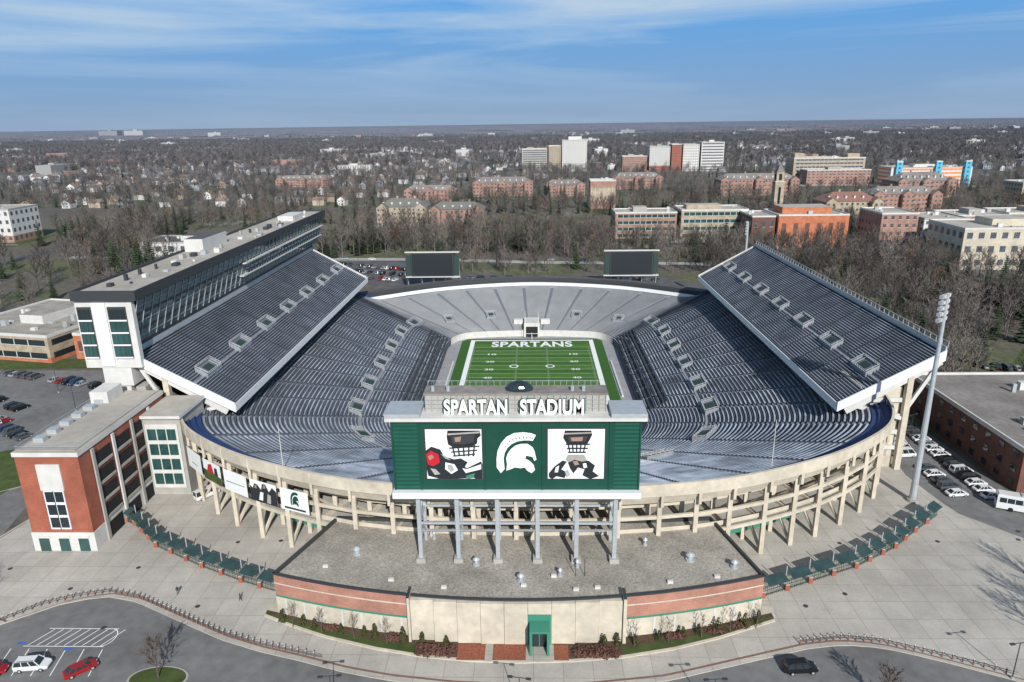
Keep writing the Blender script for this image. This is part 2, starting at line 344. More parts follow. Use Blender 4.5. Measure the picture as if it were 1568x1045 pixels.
# ------------------------------------------------------------------ upper decks
def deck(sgn):
    m=MB(); b=MB(); e=MB()
    y0,y1=(152.5,293) if sgn>0 else (153,294)
    n=34; xi,xo=70.3,92.5; zi,zo=17.0,29.5
    cuts=[y0+(y1-y0)*k/14 for k in range(15)]
    def X(t): return sgn*(xi+(xo-xi)*t)
    for r in range(n):
        t0=r/n;t1=(r+1)/n; z=zi+(zo-zi)*t0; z2=zi+(zo-zi)*t1
        k='tread' if r!=14 else 'walk'
        m.face([(X(t0),y0,z),(X(t0),y1,z),(X(t1),y1,z),(X(t1),y0,z)],k)
        m.face([(X(t1),y0,z),(X(t1),y1,z),(X(t1),y1,z2),(X(t1),y0,z2)],k)
        if r not in (0,14):
            for q in range(14):
                a=cuts[q]+.3; c=cuts[q+1]-.3
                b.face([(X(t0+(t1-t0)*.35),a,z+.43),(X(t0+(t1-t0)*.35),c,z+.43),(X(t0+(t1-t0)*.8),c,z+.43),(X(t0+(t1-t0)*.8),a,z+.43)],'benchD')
    m.face([(X(0),y0,zi-1.6),(X(0),y1,zi-1.6),(X(1),y1,zo-1.8),(X(1),y0,zo-1.8)],'concg')
    for yy,s in ((y0,-1),(y1,1)):
        m.face([(X(0),yy,zi-1.6),(X(1),yy,zo-1.8),(X(1),yy,zo),(X(0),yy,zi)],'offw')
        e.face([(X(-.01),yy+s*.35,zi-1.7),(X(1.01),yy+s*.35,zo-1.9),(X(1.01),yy+s*.35,zo+.6),(X(-.01),yy+s*.35,zi+.6)],'white')
        e.face([(X(-.01),yy,zi+.6),(X(1.01),yy,zo+.6),(X(1.01),yy+s*.35,zo+.6),(X(-.01),yy+s*.35,zi+.6)],'white')
        e.face([(X(-.01),yy-s*.01,zi-.2),(X(1.01),yy-s*.01,zo-.2),(X(1.01),yy-s*.01,zo+.6),(X(-.01),yy-s*.01,zi+.6)],'offw')
        e.face([(X(-.01),yy,zi-1.7),(X(1.01),yy,zo-1.9),(X(1.01),yy+s*.35,zo-1.9),(X(-.01),yy+s*.35,zi-1.7)],'white')
    e.box(X(-.012),X(0),y0,y1,zi-1.6,zi+.3,'white')
    e.beam((X(-.01),y0,zi+1.1),(X(-.01),y1,zi+1.1),.08,'steel')
    e.box(X(1.0),X(1.015),y0,y1,zo-1.8,zo+1.3,'steel')
    yy=y0
    while yy<y1:
        e.beam((X(1.02),yy,zo+1.2),(X(1.02),yy,zo+2.4),.12,'steel'); yy+=2.5
    e.beam((X(1.02),y0,zo+2.4),(X(1.02),y1,zo+2.4),.14,'steel')
    nv=7
    for q in range(nv):
        y=y0+10+(y1-y0-20)*q/(nv-1); t=.44
        vom((X(t),y,zi+(zo-zi)*t+.15),0,1,sgn,0,(zo-zi)/(xo-xi),8.0,3.0)
    s=MB()
    yy=y0+1
    while yy<=y1-.5:
        s.beam((X(.72),yy,0),(X(.72),yy,zi+.72*(zo-zi)-1.7),1.3,'conc',1.3)
        s.beam((X(.10),yy,zi-2.0),(X(1.0),yy,zo-2.4),.8,'offw',1.5)
        s.beam((X(.72),yy,13),(X(.18),yy,zi-.6),.7,'offw',.9)
        s.beam((X(.74),yy,16),(X(.98),yy,zo-3),.6,'offw',.8)
        yy+=12.6
    if sgn>0:
        s.box(76,85.5,y0+2,y0+13,0,20.5,'conc'); s.box(79,84,y0+1.8,y0+1.99,3,17,'concg')
        for z in (5,9,13,17): s.box(75.5,86.2,y0+1.2,y0+1.78,z,z+1.0,'offw')
    m.obj('upper_deck_tiers',stadium); b.obj('upper_deck_benches',stadium); e.obj('upper_deck_edge',stadium); s.obj('upper_deck_supports',stadium)
    w=MB(); w.box(sgn*83.2,sgn*83.6,y0+4,y1-4,12,20,'dark')
    for q in range(12):
        y=y0+6+q*(y1-y0-14)/12; w.box(sgn*82.9,sgn*83.15,y,y+7,17.2,19.5,'glass')
    w.obj('suite_level',stadium)
deck(1); deck(-1)
vo.obj('vomitories',stadium)
# ------------------------------------------------------------------ football field
fd=empty('football_field')
t=MB(); t.face([(-30,178,-9.98),(30,178,-9.98),(30,290,-9.98),(28,293,-9.98),(-28,293,-9.98),(-30,290,-9.98)],'turfd')
Y0=290-109.7; yd=.9144
for k in range(24):
    a=Y0+k*5*yd; t.face([(-24.4,a,-9.97),(24.4,a,-9.97),(24.4,a+5*yd,-9.97),(-24.4,a+5*yd,-9.97)],'turf' if k%2 else 'turf2')
t.obj('turf',fd)
l=MB()
def lr(x0,x1,y0,y1,z=-9.955): l.face([(x0,y0,z),(x1,y0,z),(x1,y1,z),(x0,y1,z)],'line')
lr(-26.2,-24.4,Y0-1.8,Y0+109.7+1.2); lr(24.4,26.2,Y0-1.8,Y0+109.7+1.2); lr(-24.4,24.4,290,291.2); lr(-24.4,24.4,Y0-1.8,Y0)
for k in range(2,23):
    y=Y0+k*5*yd; lr(-24.4,24.4,y-.06,y+.06)
for k in range(10,111):
    y=Y0+k*yd
    for x in (-24,-6.1,6.1,23.4): lr(x-.3,x+.3,y-.05,y+.05,-9.95)
l.obj('lines',fd)
for k,s in ((3,'10'),(4,'20'),(5,'30'),(6,'40'),(7,'50'),(8,'40'),(9,'30'),(10,'20'),(11,'10')):
    y=Y0+(k-1)*10*yd
    for x in (-16.5,16.5):
        text('yard_number',s,2.4,(x,y-.9,-9.94),(0,0,0),'line',.0,fd,3.4,.05)
text('end_zone_letters','SPARTANS',9.8,(0,Y0+111.1*yd,-9.94),(0,0,0),'line',.0,fd,34,.3,1.08)
BODY=[(.24,.06),(.26,.22),(.24,.36),(.28,.48),(.36,.59),(.48,.68),(.62,.72),(.78,.72),(.90,.64),(.95,.55),(.97,.46),(1.0,.33),(.94,.30),(.90,.40),(.74,.43),(.72,.36),(.80,.32),(.86,.28),(.93,.20),(.96,.08),(.88,.0),(.78,.05),(.70,.14),(.60,.12),(.46,.14),(.36,.10)]
CREST=[(.10,0),(.0,.14),(.0,.35),(.03,.55),(.12,.74),(.26,.89),(.45,.98),(.68,1.0),(.88,.975),(.99,.93)]
INNER=[(.2,.10),(.19,.22),(.18,.36),(.21,.50),(.28,.62),(.38,.71),(.52,.775),(.68,.80),(.82,.80),(.91,.79)]
def helmet(mb,ox,oy,oz,W,H,k,flat=False,gk='green',dy=-.03):
    def P(x,z,d=0): return (ox+(x-.5)*W,oy+(z*H if flat else d),oz+(d if flat else z*H))
    crest=CREST; inner=INNER
    for i in range(len(crest)-1):
        mb.face([P(*crest[i]),P(*crest[i+1]),P(*inner[i+1]),P(*inner[i])],k)
    if not flat:
        for i in range(3,9):
            for f in (0,.5):
                a=[crest[i][q]+(crest[i+1][q]-crest[i][q])*f for q in (0,1)]; b=[inner[i][q]+(inner[i+1][q]-inner[i][q])*f for q in (0,1)]
                p=[b[q]+(a[q]-b[q])*.25 for q in (0,1)]; r=[b[q]+(a[q]-b[q])*.5 for q in (0,1)]
                mb.face([P(p[0]-.008,p[1],dy),P(p[0]+.012,p[1],dy),P(r[0]+.012,r[1],dy),P(r[0]-.008,r[1],dy)],gk)
    mb.face([P(*q) for q in BODY],k)
h=MB(); helmet(h,0,Y0+46*yd,-9.935,13,14,'line',True)
h.obj('midfield_logo',fd)
h=MB()
for x in(-7,7):
    h.face([(x+1.8*math.cos(a),257+1.8*math.sin(a),-9.935) for a in [i*math.pi/8 for i in range(16)]],'line')
    h.face([(x+1.2*math.cos(a),257+1.2*math.sin(a),-9.93) for a in [i*math.pi/8 for i in range(16)]],'turf')
h.obj('conference_logos',fd)
g=MB(); yy=290.6
g.cyl((0,yy+1.5,-10),(0,yy+1.5,-7),.12,.12,'line'); g.beam((0,yy+1.5,-7),(0,yy,-6.9),.12,'line'); g.beam((-2.8,yy,-6.9),(2.8,yy,-6.9),.14,'line')
for x in(-2.8,2.8): g.beam((x,yy,-6.9),(x,yy,3),.1,'line')
g.obj('goal_post')
sb=MB()
for sg in(-1,1):
    for r in range(6):
        for q in range(9):
            y=206+q*9; sb.box(sg*(35.6+r*1.3),sg*(36.2+r*1.3),y,y+8,-8+r*.7+.3,-8+r*.7+1.0,'steeld')
    sb.box(sg*30.6,sg*31.2,225,262,-10,-9.4,'offw')
sb.obj('sideline_benches')
tn=MB(); tn.box(-2.6,2.6,296,305,-10,-5.3,'dark'); tn.box(-3.4,-2.61,295.8,305,-10,-5.31,'offw'); tn.box(2.61,3.4,295.8,305,-10,-5.31,'offw'); tn.box(-3.4,3.4,295.7,305,-5.29,-3.6,'offw')
tn.box(-8,-4,302,304,-6,-3.8,'offw'); tn.box(4,8,302,304,-6,-3.8,'offw')
tn.obj('team_tunnel',stadium)
nb_=MB()
for i in range(NS):
    if S[i][4]<7 and S[(i+1)%NS][4]<7:
        a=bp(i,1.0);b=bp(i+1,1.0)
        nb_.beam((a[0],a[1],5.7),(b[0],b[1],5.7),.6,'white',1.5)
        a=bp(i,1.05);b=bp(i+1,1.05); c=bp(i+1,1.17); d=bp(i,1.17)
        nb_.beam((a[0],a[1],7.0),(b[0],b[1],7.0),.8,'steeld',2.6)
        nb_.face([(a[0],a[1],8.32),(b[0],b[1],8.32),(c[0],c[1],8.32),(d[0],d[1],8.32)],'roofd')
nb_.obj('north_rim_board',stadium)
# ------------------------------------------------------------------ scoreboard
sbp=empty('scoreboard'); CX=-2.7
b=MB()
b.box(CX-20.2,CX+20.2,104,108.5,22,34.6,'green')
b.box(CX-20.9,CX+20.9,103.0,108.8,34.6,35.2,'offw')
b.box(CX-20.9,CX-15.2,103.01,108.79,35.21,35.9,'steel'); b.box(CX+15.2,CX+20.9,103.01,108.79,35.21,35.9,'steel')
b.box(CX-20.4,CX+20.4,102.9,108.9,20.9,21.99,'white')
for x in (-20.0,-15.6,-5.1,4.3,15.2,20.0):
    b.box(CX+x-.12,CX+x+.12,103.85,103.995,22.01,34.59,'green')
for k in range(17):
    z=22.4+k*.7
    for s_ in (-1,1): b.box(CX+s_*15.9,CX+s_*19.8,103.93,103.996,z,z+.4,'green2')
b.obj('cabinet',sbp)
b=MB()
for x in (-14.6,5.2):
    b.box(CX+x-.25,CX+x+9.35,103.88,103.99,23.9,33.2,'steeld'); b.box(CX+x,CX+x+9.1,103.8,103.875,24.15,32.95,'line')
YY=[103.79]
def sp(x0,pts,k):
    YY[0]-=.004
    b.face([(CX+x0+p[0]*9.1,YY[0],24.15+p[1]*8.8) for p in pts],k)
x=-14.6
sp(x,[(.40,.98),(.97,.98),(.99,.88),(.93,.82),(.92,.72),(.80,.64),(.52,.62),(.40,.70),(.38,.86)],'dark')
sp(x,[(.40,.92),(.97,.96),(.97,.925),(.40,.885)],'concg')
sp(x,[(.46,.86),(.88,.90),(.86,.74),(.66,.70),(.48,.72)],'steeld')
sp(x,[(.52,.84),(.64,.86),(.62,.76),(.53,.75)],'skin')
for q in range(5): sp(x,[(.46+q*.10,.70),(.485+q*.10,.70),(.53+q*.082,.46),(.50+q*.082,.46)],'screen')
for z in (.64,.56,.48): sp(x,[(.42+(.64-z)*.4,z),(.96-(.64-z)*.5,z+.04),(.96-(.64-z)*.5,z+.012),(.42+(.64-z)*.4,z-.028)],'screen')
sp(x,[(0,.58),(.10,.66),(.26,.60),(.32,.46),(.50,.40),(.62,.42),(.74,.34),(.66,.20),(.78,.10),(.90,.02),(.45,.0),(.22,.0),(.02,.06),(0,.2)],'screen')
sp(x,[(0,.50),(.08,.58),(.22,.50),(.24,.34),(.12,.26),(.02,.30)],'redl'); sp(x,[(.03,.46),(.1,.5),(.14,.44),(.06,.38)],'skin')
sp(x,[(.34,.34),(.5,.30),(.56,.18),(.44,.10),(.33,.20)],'line'); sp(x,[(.38,.30),(.46,.28),(.5,.19),(.44,.14),(.38,.2)],'concg')
sp(x,[(.60,.34),(.72,.22),(.98,.36),(1.0,.30),(1.0,.0),(.88,.0),(.62,.16),(.5,.02),(.44,.02),(.60,.2)],'screen')
sp(x,[(.64,.22),(.72,.2),(.98,.30),(.98,.2),(.7,.12)],'line')
sp(x,[(.70,.06),(.86,.12),(.84,.02),(.72,.0)],'greenl')
sp(x,[(.06,.22),(.16,.20),(.24,.10),(.14,.08)],'concg'); sp(x,[(.26,.52),(.34,.42),(.44,.38),(.36,.46)],'concg')
x=5.2
sp(x,[(.30,.98),(.76,.98),(.78,.90),(.74,.80),(.70,.72),(.50,.69),(.33,.72),(.27,.84)],'dark')
sp(x,[(.28,.93),(.77,.95),(.77,.92),(.28,.90)],'concg')
sp(x,[(.34,.86),(.70,.87),(.66,.76),(.38,.75)],'steeld'); sp(x,[(.40,.84),(.62,.85),(.60,.77),(.42,.77)],'skin')
for q in range(5): sp(x,[(.34+q*.08,.76),(.365+q*.08,.76),(.40+q*.06,.54),(.38+q*.06,.54)],'screen')
for z in (.72,.64,.56): sp(x,[(.32+(.72-z)*.25,z),(.74-(.72-z)*.4,z),(.74-(.72-z)*.4,z-.028),(.32+(.72-z)*.25,z-.028)],'screen')
sp(x,[(.36,.5),(.64,.5),(.70,.38),(.60,.30),(.42,.30),(.32,.4)],'concg')
sp(x,[(.02,.12),(.12,.26),(.26,.38),(.34,.36),(.24,.2),(.34,.14),(.30,.02),(.16,.06),(.08,.0),(.02,.04)],'screen')
sp(x,[(.36,.34),(.48,.40),(.60,.36),(.72,.38),(.84,.28),(.80,.16),(.92,.06),(.76,.0),(.62,.08),(.66,.2),(.54,.24),(.46,.12),(.40,.22)],'screen')
sp(x,[(.44,.36),(.52,.38),(.56,.30),(.48,.28)],'skin'); sp(x,[(.62,.32),(.68,.33),(.70,.24),(.64,.22)],'line'); sp(x,[(.14,.24),(.20,.28),(.18,.14),(.12,.14)],'line')
sp(x,[(.30,.16),(.36,.2),(.40,.08),(.34,.04)],'steel')
b.obj('video_screens',sbp)
b=MB(); helmet(b,CX+.1,103.7,25.2,6.5,7.3,'line')
b.obj('helmet_emblem',sbp)
b=MB()
b.box(CX-14.7,CX+14.7,105.9,106.2,35.2,38.0,'concg')
b.box(CX-14.9,CX+14.9,105.8,109.5,38.01,38.35,'roofb')
for k in range(29):
    b.box(CX-14.6+k*1.04,CX-14.53+k*1.04,105.6,105.85,35.2,38,'steel')
for z in (35.9,36.6,37.3): b.beam((CX-14.7,105.7,z),(CX+14.7,105.7,z),.08,'steel')
for k in range(30):
    b.beam((CX-14.6+k,109.4,38.3),(CX-14.6+k,109.4,39.2),.05,'steel')
b.beam((CX-14.6,109.4,39.2),(CX+14.6,109.4,39.2),.06,'steel')
for q in (-13.5,-11,9.2,11): b.cyl((CX+q,107,38.3),(CX+q,107,39.2),.3,.3,'steel')
b.obj('sign_rack',sbp)
for x0,s_ in ((-6.35,'SPARTAN'),(5.9,'STADIUM')):
    text('sign_letters_back',s_,3.5,(CX+x0,104.95,35.25),(math.pi/2,0,0),'green',.08,sbp,10.6,.17,1.06)
    text('sign_letters',s_,3.5,(CX+x0,104.7,35.25),(math.pi/2,0,0),'line',.12,sbp,10.2,.12,1.06)
b=MB()
for i,x in enumerate((-16.6,-10.1,-3.3,3.5,10.1,16.6)):
    X=CX+x
    b.beam((X,105.2,8),(X,105.2,21),.7,'steel'); b.beam((X,111.0,8),(X,111.0,24),.55,'steel')
    b.beam((X,105.2,15),(X,111,20),.35,'steel'); b.beam((X,105.2,15),(X,111,10),.35,'steel'); b.beam((X,105.2,15),(X,111,15),.35,'steel'); b.beam((X,105.2,19.8),(X,111,19.8),.45,'steel')
    b.beam((X,105.2,11.5),(X,111,11.5),.3,'steel')
    b.box(X-.8,X+.8,104.4,106,7.5,8.35,'concg')
for z,y in ((15,105.2),(19.8,105.2),(15,111),(19.8,111),(11.5,111)): b.beam((CX-16.6,y,z),(CX+16.6,y,z),.4,'steel')
b.beam((CX-16.6,105.2,13.6),(CX+16.6,105.2,13.6),.5,'steel',.12)
b.face([(CX-20,103.3,20.88),(CX+20,103.3,20.88),(CX+20,108.8,20.88),(CX-20,108.8,20.88)],'steeld')
b.obj('support_posts',sbp)
b=MB(); pr=None
for a in range(0,9):
    ph=a/8*math.pi/2; rr=2.3*math.cos(ph); zz=38.35+1.5*math.sin(ph)
    ring=[(CX+.6+rr*math.cos(q*math.pi/8),107.6+rr*.6*math.sin(q*math.pi/8),zz) for q in range(16)]
    if pr:
        for q in range(16): b.face([pr[q],pr[(q+1)%16],ring[(q+1)%16],ring[q]],'glass')
    pr=ring
b.obj('roof_dome',sbp,smooth=True)
# ------------------------------------------------------------------ front pavilion
pv=empty('entrance_pavilion')
def arcpt(x):
    u=(x+2.7)/41.0; return 94.0+6.6*u*u
fx=[-43.7+ (38.1+43.7)*k/24 for k in range(25)]
front=[(x,arcpt(x)) for x in fx]
back=[(33.6,118.5)]+[(x,117.5) for x in (20,0,-20)]+[(-37.4,118.5)]
poly=front+back
b=MB(); b.face([(p[0],p[1],7.55) for p in poly],'roofg'); b.obj('roof',pv)
b=MB()
n=len(poly)
for i in range(n):
    a=Vector((*poly[i],0)); c=Vector((*poly[(i+1)%n],0))
    mid=(a.x+c.x)/2
    if i<24 and -19.5<mid<14.2: segs=[(0,8,'conc')]
    elif i<24: segs=[(0,3.6,'conc'),(3.6,4.0,'greenl'),(4.0,8,'brickp')]
    else: segs=[(0,3.6,'conc'),(3.6,8,'brickp')]
    for z0,z1,k in segs:
        b.face([(a.x,a.y,z0),(c.x,c.y,z0),(c.x,c.y,z1),(a.x,a.y,z1)],k)
    d=(c-a).normalized(); nn_=Vector((d.y,-d.x,0))
    if i<24 and k=='brickp':
        p=a+(c-a)*.5+nn_*.06; q_=p+d*.35
        b.face([(p.x,p.y,0),(q_.x,q_.y,0),(q_.x,q_.y,3.6),(p.x,p.y,3.6)],'offw')
        p=a+nn_*.08; q_=c+nn_*.08; b.face([(p.x,p.y,6.2),(q_.x,q_.y,6.2),(q_.x,q_.y,6.45),(p.x,p.y,6.45)],'conc')
    o1=a+nn_*.18;o2=c+nn_*.18;i1=a-nn_*.28;i2=c-nn_*.28
    for (p,q,r_,s_) in (((o1,7.95),(o2,7.95),(o2,8.2),(o1,8.2)),((o1,8.2),(o2,8.2),(i2,8.2),(i1,8.2)),((i1,8.2),(i2,8.2),(i2,7.5),(i1,7.5))):
        b.face([(w[0].x,w[0].y,w[1]) for w in (p,q,r_,s_)],'steeld')
b.obj('walls',pv)
b=MB()
for k in range(9):
    x0=-19.6+k*3.75; b.box(x0+.03,x0+3.72,arcpt(x0+1.9)-.75,arcpt(x0+1.9)+.3,0,7.9,'conc')
b.box(-20,-19.62,93.6,96.5,0,8.6,'conc','steeld'); b.box(14.2,14.7,93.6,96.5,0,8.6,'conc','steeld')
b.obj('centre_wall',pv)
b=MB()
b.box(-.6,-.2,90.6,93.2,0,4.5,'greenl'); b.box(2.1,2.5,90.6,93.2,0,4.5,'greenl'); b.box(-.6,2.5,90.6,93.2,4.51,4.9,'greenl'); b.box(-.2,2.1,92.7,92.9,0,4.4,'glass')
b.box(.85,1.0,92.5,92.68,0,3,'greenl'); b.box(-.2,2.1,92.4,92.49,3,3.2,'greenl'); b.box(-.9,2.8,93.2,93.24,0,6.0,'greenl')
b.obj('entrance_portal',pv)
b=MB()
for x,y,s_ in ((-31,107,1),(-9.7,104,.9),(-2,99.5,.9),(27,105.5,1.1),(4.5,101,.6),(7.5,103.5,.6),(-18,112,.5),(20,110,.6),(34,103.5,.9)):
    b.cyl((x,y,7.5),(x,y,7.9),.7*s_,.7*s_,'steel',10); b.cyl((x,y,7.9),(x,y,8.7),.38*s_,.38*s_,'steel',10); b.cyl((x,y,8.7),(x,y,9.1),.75*s_,.3*s_,'steel',10)
for x,y in ((-2,98),(3,100.5),(6.5,97),(-24,99.3),(-15,97.4),(10,97.5),(22,99),(30,100.5),(-36,103)):
    b.box(x,x+.9,y,y+.5,7.5,8.0,'offw')
for x in (7.1,8.6): b.cyl((x,101,7.5),(x,101,11),.06,.06,'steeld')
b.obj('roof_vents',pv)
bed_out=[(-45.8,100.0),(-40,97.3),(-33.8,94.8),(-25,92.2),(-17.2,90.6),(-10,89.8),(-2.7,89.5),(6,89.9),(14,90.8),(22,92.6),(29.9,95.2),(40.2,99.5)]
kb=MB(); kb.prism([(p[0],p[1]-.25) for p in bed_out]+[(41,103)]+[(-46.2,103)],0,.26,'conc','conc'); kb.obj('planter_kerb',pv)
b=MB(); bo=bed_out
for i in range(len(bo)-1):
    (x0,y0),(x1,y1)=bo[i],bo[i+1]
    w0=arcpt(x0)-.05;w1=arcpt(x1)-.05
    m0=y0+(w0-y0)*.48;m1=y1+(w1-y1)*.48
    b.face([(x0,y0+.25,.30),(x1,y1+.25,.30),(x1,m1,.30),(x0,m0,.30)],'mulch' if -18<(x0+x1)/2<14 else 'grass')
    b.face([(x0,m0,.30),(x1,m1,.30),(x1,w1,.30),(x0,w0,.30)],'mulch')
b.obj('planting_bed',pv)
b=MB(); b.face([(-12,89.7,.34),(5.5,89.8,.34),(5.5,93.2,.34),(-12,93.2,.34)],'paver')
for x0,x1 in ((-7.6,-6.4),(-1.2,3.2)): b.face([(x0,89.5,.36),(x1,89.5,.36),(x1,93.2,.36),(x0,93.2,.36)],'plaza')
b.obj('paved_entry',pv)
def blob(mb,rx,rz,k,n=70,seed=0,cone=False,ls=.22):
    rr=random.Random(seed)
    for _ in range(n):
        h=rr.random(); a=rr.random()*6.283
        if cone: rad=rx*(1-h)**.7*(.75+.3*rr.random())+.05
        else: rad=rx*math.sqrt(max(0,1-(h*1.6-.6)**2))*(.7+.35*rr.random())
        p=Vector((rad*math.cos(a),rad*math.sin(a),h*rz))
        u=Vector((rr.uniform(-1,1),rr.uniform(-1,1),rr.uniform(-1,1))).normalized()*ls*rr.uniform(.7,1.5); w=Vector((rr.uniform(-1,1),rr.uniform(-1,1),rr.uniform(-1,1))).normalized()*ls
        mb.face([p+u,p+w,p-u,p-w],k)
    for q in range(8):
        a0=q*math.pi/4;a1=a0+math.pi/4
        mb.face([(rx*.6*math.cos(a0),rx*.6*math.sin(a0),0),(rx*.6*math.cos(a1),rx*.6*math.sin(a1),0),(0,0,rz*.8)],k)
def bushobj(x,y,kind,i):
    b=MB(); s=R.uniform(.75,1.25)
    if kind=='c': blob(b,.55*s,2.1*s,'shrub',110,i,True,.16); nm='evergreen_shrub'
    else: blob(b,.8*s,.8*s,'shrubr',70,i,False,.16); nm='brown_shrub'
    b.obj(nm,loc=(x,y,.3))
i=0
for x in (-42,-38,-36,-31.5,-27.5,-25.5,-21,-17.5,-13.5,11,13.2,16.5,20,24,26.5,30,34.5,37.5):
    i+=1; bushobj(x+R.uniform(-.4,.4),arcpt(x)-1.5+R.uniform(-.4,.4),'c',i)
for x in list(range(-18,-12))+[7,8,9,10,11,12,13]:
    for yy in (90.9,92.0):
        i+=1; bushobj(x+R.uniform(-.2,.2),yy+R.uniform(-.2,.2),'b',i)
for x in (-34,-23,22,28.5,33): 
    for q in range(3): i+=1; bushobj(x+q*.9,arcpt(x)-1.3,'b',i)
# ------------------------------------------------------------------ grounds
HC=(0,226)
hole=[bp(i,.78) for i in range(NS)]
def ray_poly(cx,cy,a,poly):
    dx,dy=math.cos(a),math.sin(a); best=None
    n=len(poly)
    for i in range(n):
        x1,y1=poly[i][0]-cx,poly[i][1]-cy; x2,y2=poly[(i+1)%n][0]-cx,poly[(i+1)%n][1]-cy
        ex,ey=x2-x1,y2-y1; den=dx*ey-dy*ex
        if abs(den)<1e-9: continue
        t=(x1*ey-y1*ex)/den; u=(x1*dy-y1*dx)/den
        if t>0 and -1e-6<=u<=1+1e-6 and (best is None or t<best): best=t
    return best or 10
NA=360
angs=[2*math.pi*i/NA for i in range(NA)]
hr=[ray_poly(*HC,a,hole) for a in angs]
g=MB()
radii=[130,200,350,700,1500,4000,9000,30000]
pts=[[ (HC[0]+r*math.cos(a),HC[1]+r*math.sin(a),0) for a,r in zip(angs,hr)]]+[[(HC[0]+R_*math.cos(a),HC[1]+R_*math.sin(a),0) for a in angs] for R_ in radii]
for k in range(len(pts)-1):
    for i in range(NA):
        j=(i+1)%NA; g.face([pts[k][i],pts[k+1][i],pts[k+1][j],pts[k][j]],'ground')
g.obj('ground')
plz=[(-112,112),(-100,101),(-90,97.2),(-86.2,101.2),(-80.8,103.7),(-76.2,104.9),(-70.1,103.5),(-63.8,100.4),(-56.5,96.8),(-50.9,94.1),(-44,91.6),(-36.8,89.6),(-29,87.2),(-21.6,85.6),(-12,84.4),(-2,83.9),(8,84.3),(20,86),(32,89.6),(43.4,93),(49.2,93.9),(55.1,93.3),(61.9,90.8),(68.2,88),(75,85),(90,83),(112,84),(112,112),(98,122),(89,134),(87,150),(92,180),(97,215),(98,300),(70,345),(0,352),(-70,345),(-98,315),(-112,240),(-118,190),(-116,160),(-106,140)]
pr_=[ray_poly(*HC,a,plz) for a in angs]
g=MB()
for i in range(NA):
    j=(i+1)%NA
    A=(HC[0]+hr[i]*math.cos(angs[i]),HC[1]+hr[i]*math.sin(angs[i]),.12);B=(HC[0]+hr[j]*math.cos(angs[j]),HC[1]+hr[j]*math.sin(angs[j]),.12)
    C=(HC[0]+pr_[j]*math.cos(angs[j]),HC[1]+pr_[j]*math.sin(angs[j]),.12);D=(HC[0]+pr_[i]*math.cos(angs[i]),HC[1]+pr_[i]*math.sin(angs[i]),.12)
    g.face([A,D,C,B],'plaza'); g.face([(D[0],D[1],0),(C[0],C[1],0),C,D],'conc')
    if D[1]<130:
        def sh(p,a,d): return (p[0]-d*math.cos(a),p[1]-d*math.sin(a),.125)
        g.face([sh(D,angs[i],1.3),sh(D,angs[i],.9),sh(C,angs[j],.9),sh(C,angs[j],1.3)],'edge')
g.obj('plaza_pavement')
sheet('asphalt_road',[(-190,40),(170,40),(170,110),(120,114),(60,112),(0,104),(-60,110),(-108,118),(-112,135),(-120,160),(-130,160),(-150,120)],.02,'asph')
sheet('east_service_road',[(86,118),(170,88),(170,118),(125,128),(106,138),(104,200),(120,300),(112,330),(95,330),(96,215),(88,180),(84,150)],.03,'asph')
sheet('west_parking_lot',[(-128,150),(-170,172),(-215,210),(-200,226),(-140,226),(-112,226),(-116,180)],.03,'asph')
sheet('north_parking_lot',[(-60,350),(-128,378),(-140,425),(-100,432),(-60,415),(-50,385),(-40,362)],.03,'asphd')
sheet('north_drive',[(-40,362),(-50,385),(0,378),(70,372),(95,340),(85,335),(60,354),(0,354)],.04,'asphd')
sheet('river_road',[(-300,440),(-140,428),(-60,424),(0,412),(90,404),(160,380),(160,388),(92,412),(0,420),(-60,432),(-140,437),(-300,450)],.05,'concg')
sheet('campus_lawn',[(-180,330),(-125,345),(-150,400),(-210,420),(-230,390)],.05,'grass')
sheet('practice_field',[(-225,470),(-150,462),(-140,560),(-240,570)],.05,'grass')
sheet('clay_track',[(-232,462),(-145,455),(-145,461.5),(-230,469)],.05,'rooft')
sheet('east_lawn',[(150,215),(185,205),(215,240),(180,250)],.05,'grass')
sheet('west_lawn',[(-118,165),(-128,168),(-165,150),(-190,120),(-155,110),(-130,120),(-122,140)],.05,'grass')
sheet('west_verge',[(-140,228),(-205,228),(-260,250),(-255,262),(-215,240),(-140,238)],.05,'grass')
def road(name,pts,w,k='asphd',z=.06):
    m=MB()
    for a,b in zip(pts[:-1],pts[1:]):
        a=Vector((*a,0));b=Vector((*b,0));d=(b-a).normalized();n=Vector((-d.y,d.x,0))*w/2
        m.face([a+n+Vector((0,0,z)),a-n+Vector((0,0,z)),b-n+Vector((0,0,z)),b+n+Vector((0,0,z))],k); z+=.003
    return m.obj(name)
road('avenue',[(-900,720),(-200,700),(300,690),(900,700)],12,z=.10)
road('avenue',[(-1200,900),(0,890),(1200,880)],16,z=.11)
road('campus_street',[(230,300),(240,470),(260,700)],9,z=.12)
road('campus_street',[(-330,420),(-340,700),(-330,1200)],9,z=.13)
road('campus_street',[(160,330),(330,345),(520,360)],9,z=.14)
road('footpath',[(-175,250),(-140,300),(-128,345)],3,'concg',z=.07)
road('footpath',[(-255,300),(-175,330),(-120,320)],3,'concg',z=.08)
road('footpath',[(120,420),(190,445),(300,440)],3,'concg',z=.07)
mk=MB()
def mline(x0,y0,x1,y1,w=.14,k='line',z=.03):
    d=Vector((x1-x0,y1-y0,0)).normalized();n=Vector((-d.y,d.x,0))*w/2
    mk.face([(x0+n.x,y0+n.y,z),(x0-n.x,y0-n.y,z),(x1-n.x,y1-n.y,z),(x1+n.x,y1+n.y,z)],k)
for k in range(9): mline(-82+k*1.5,92.6,-80+k*1.5,96.4)
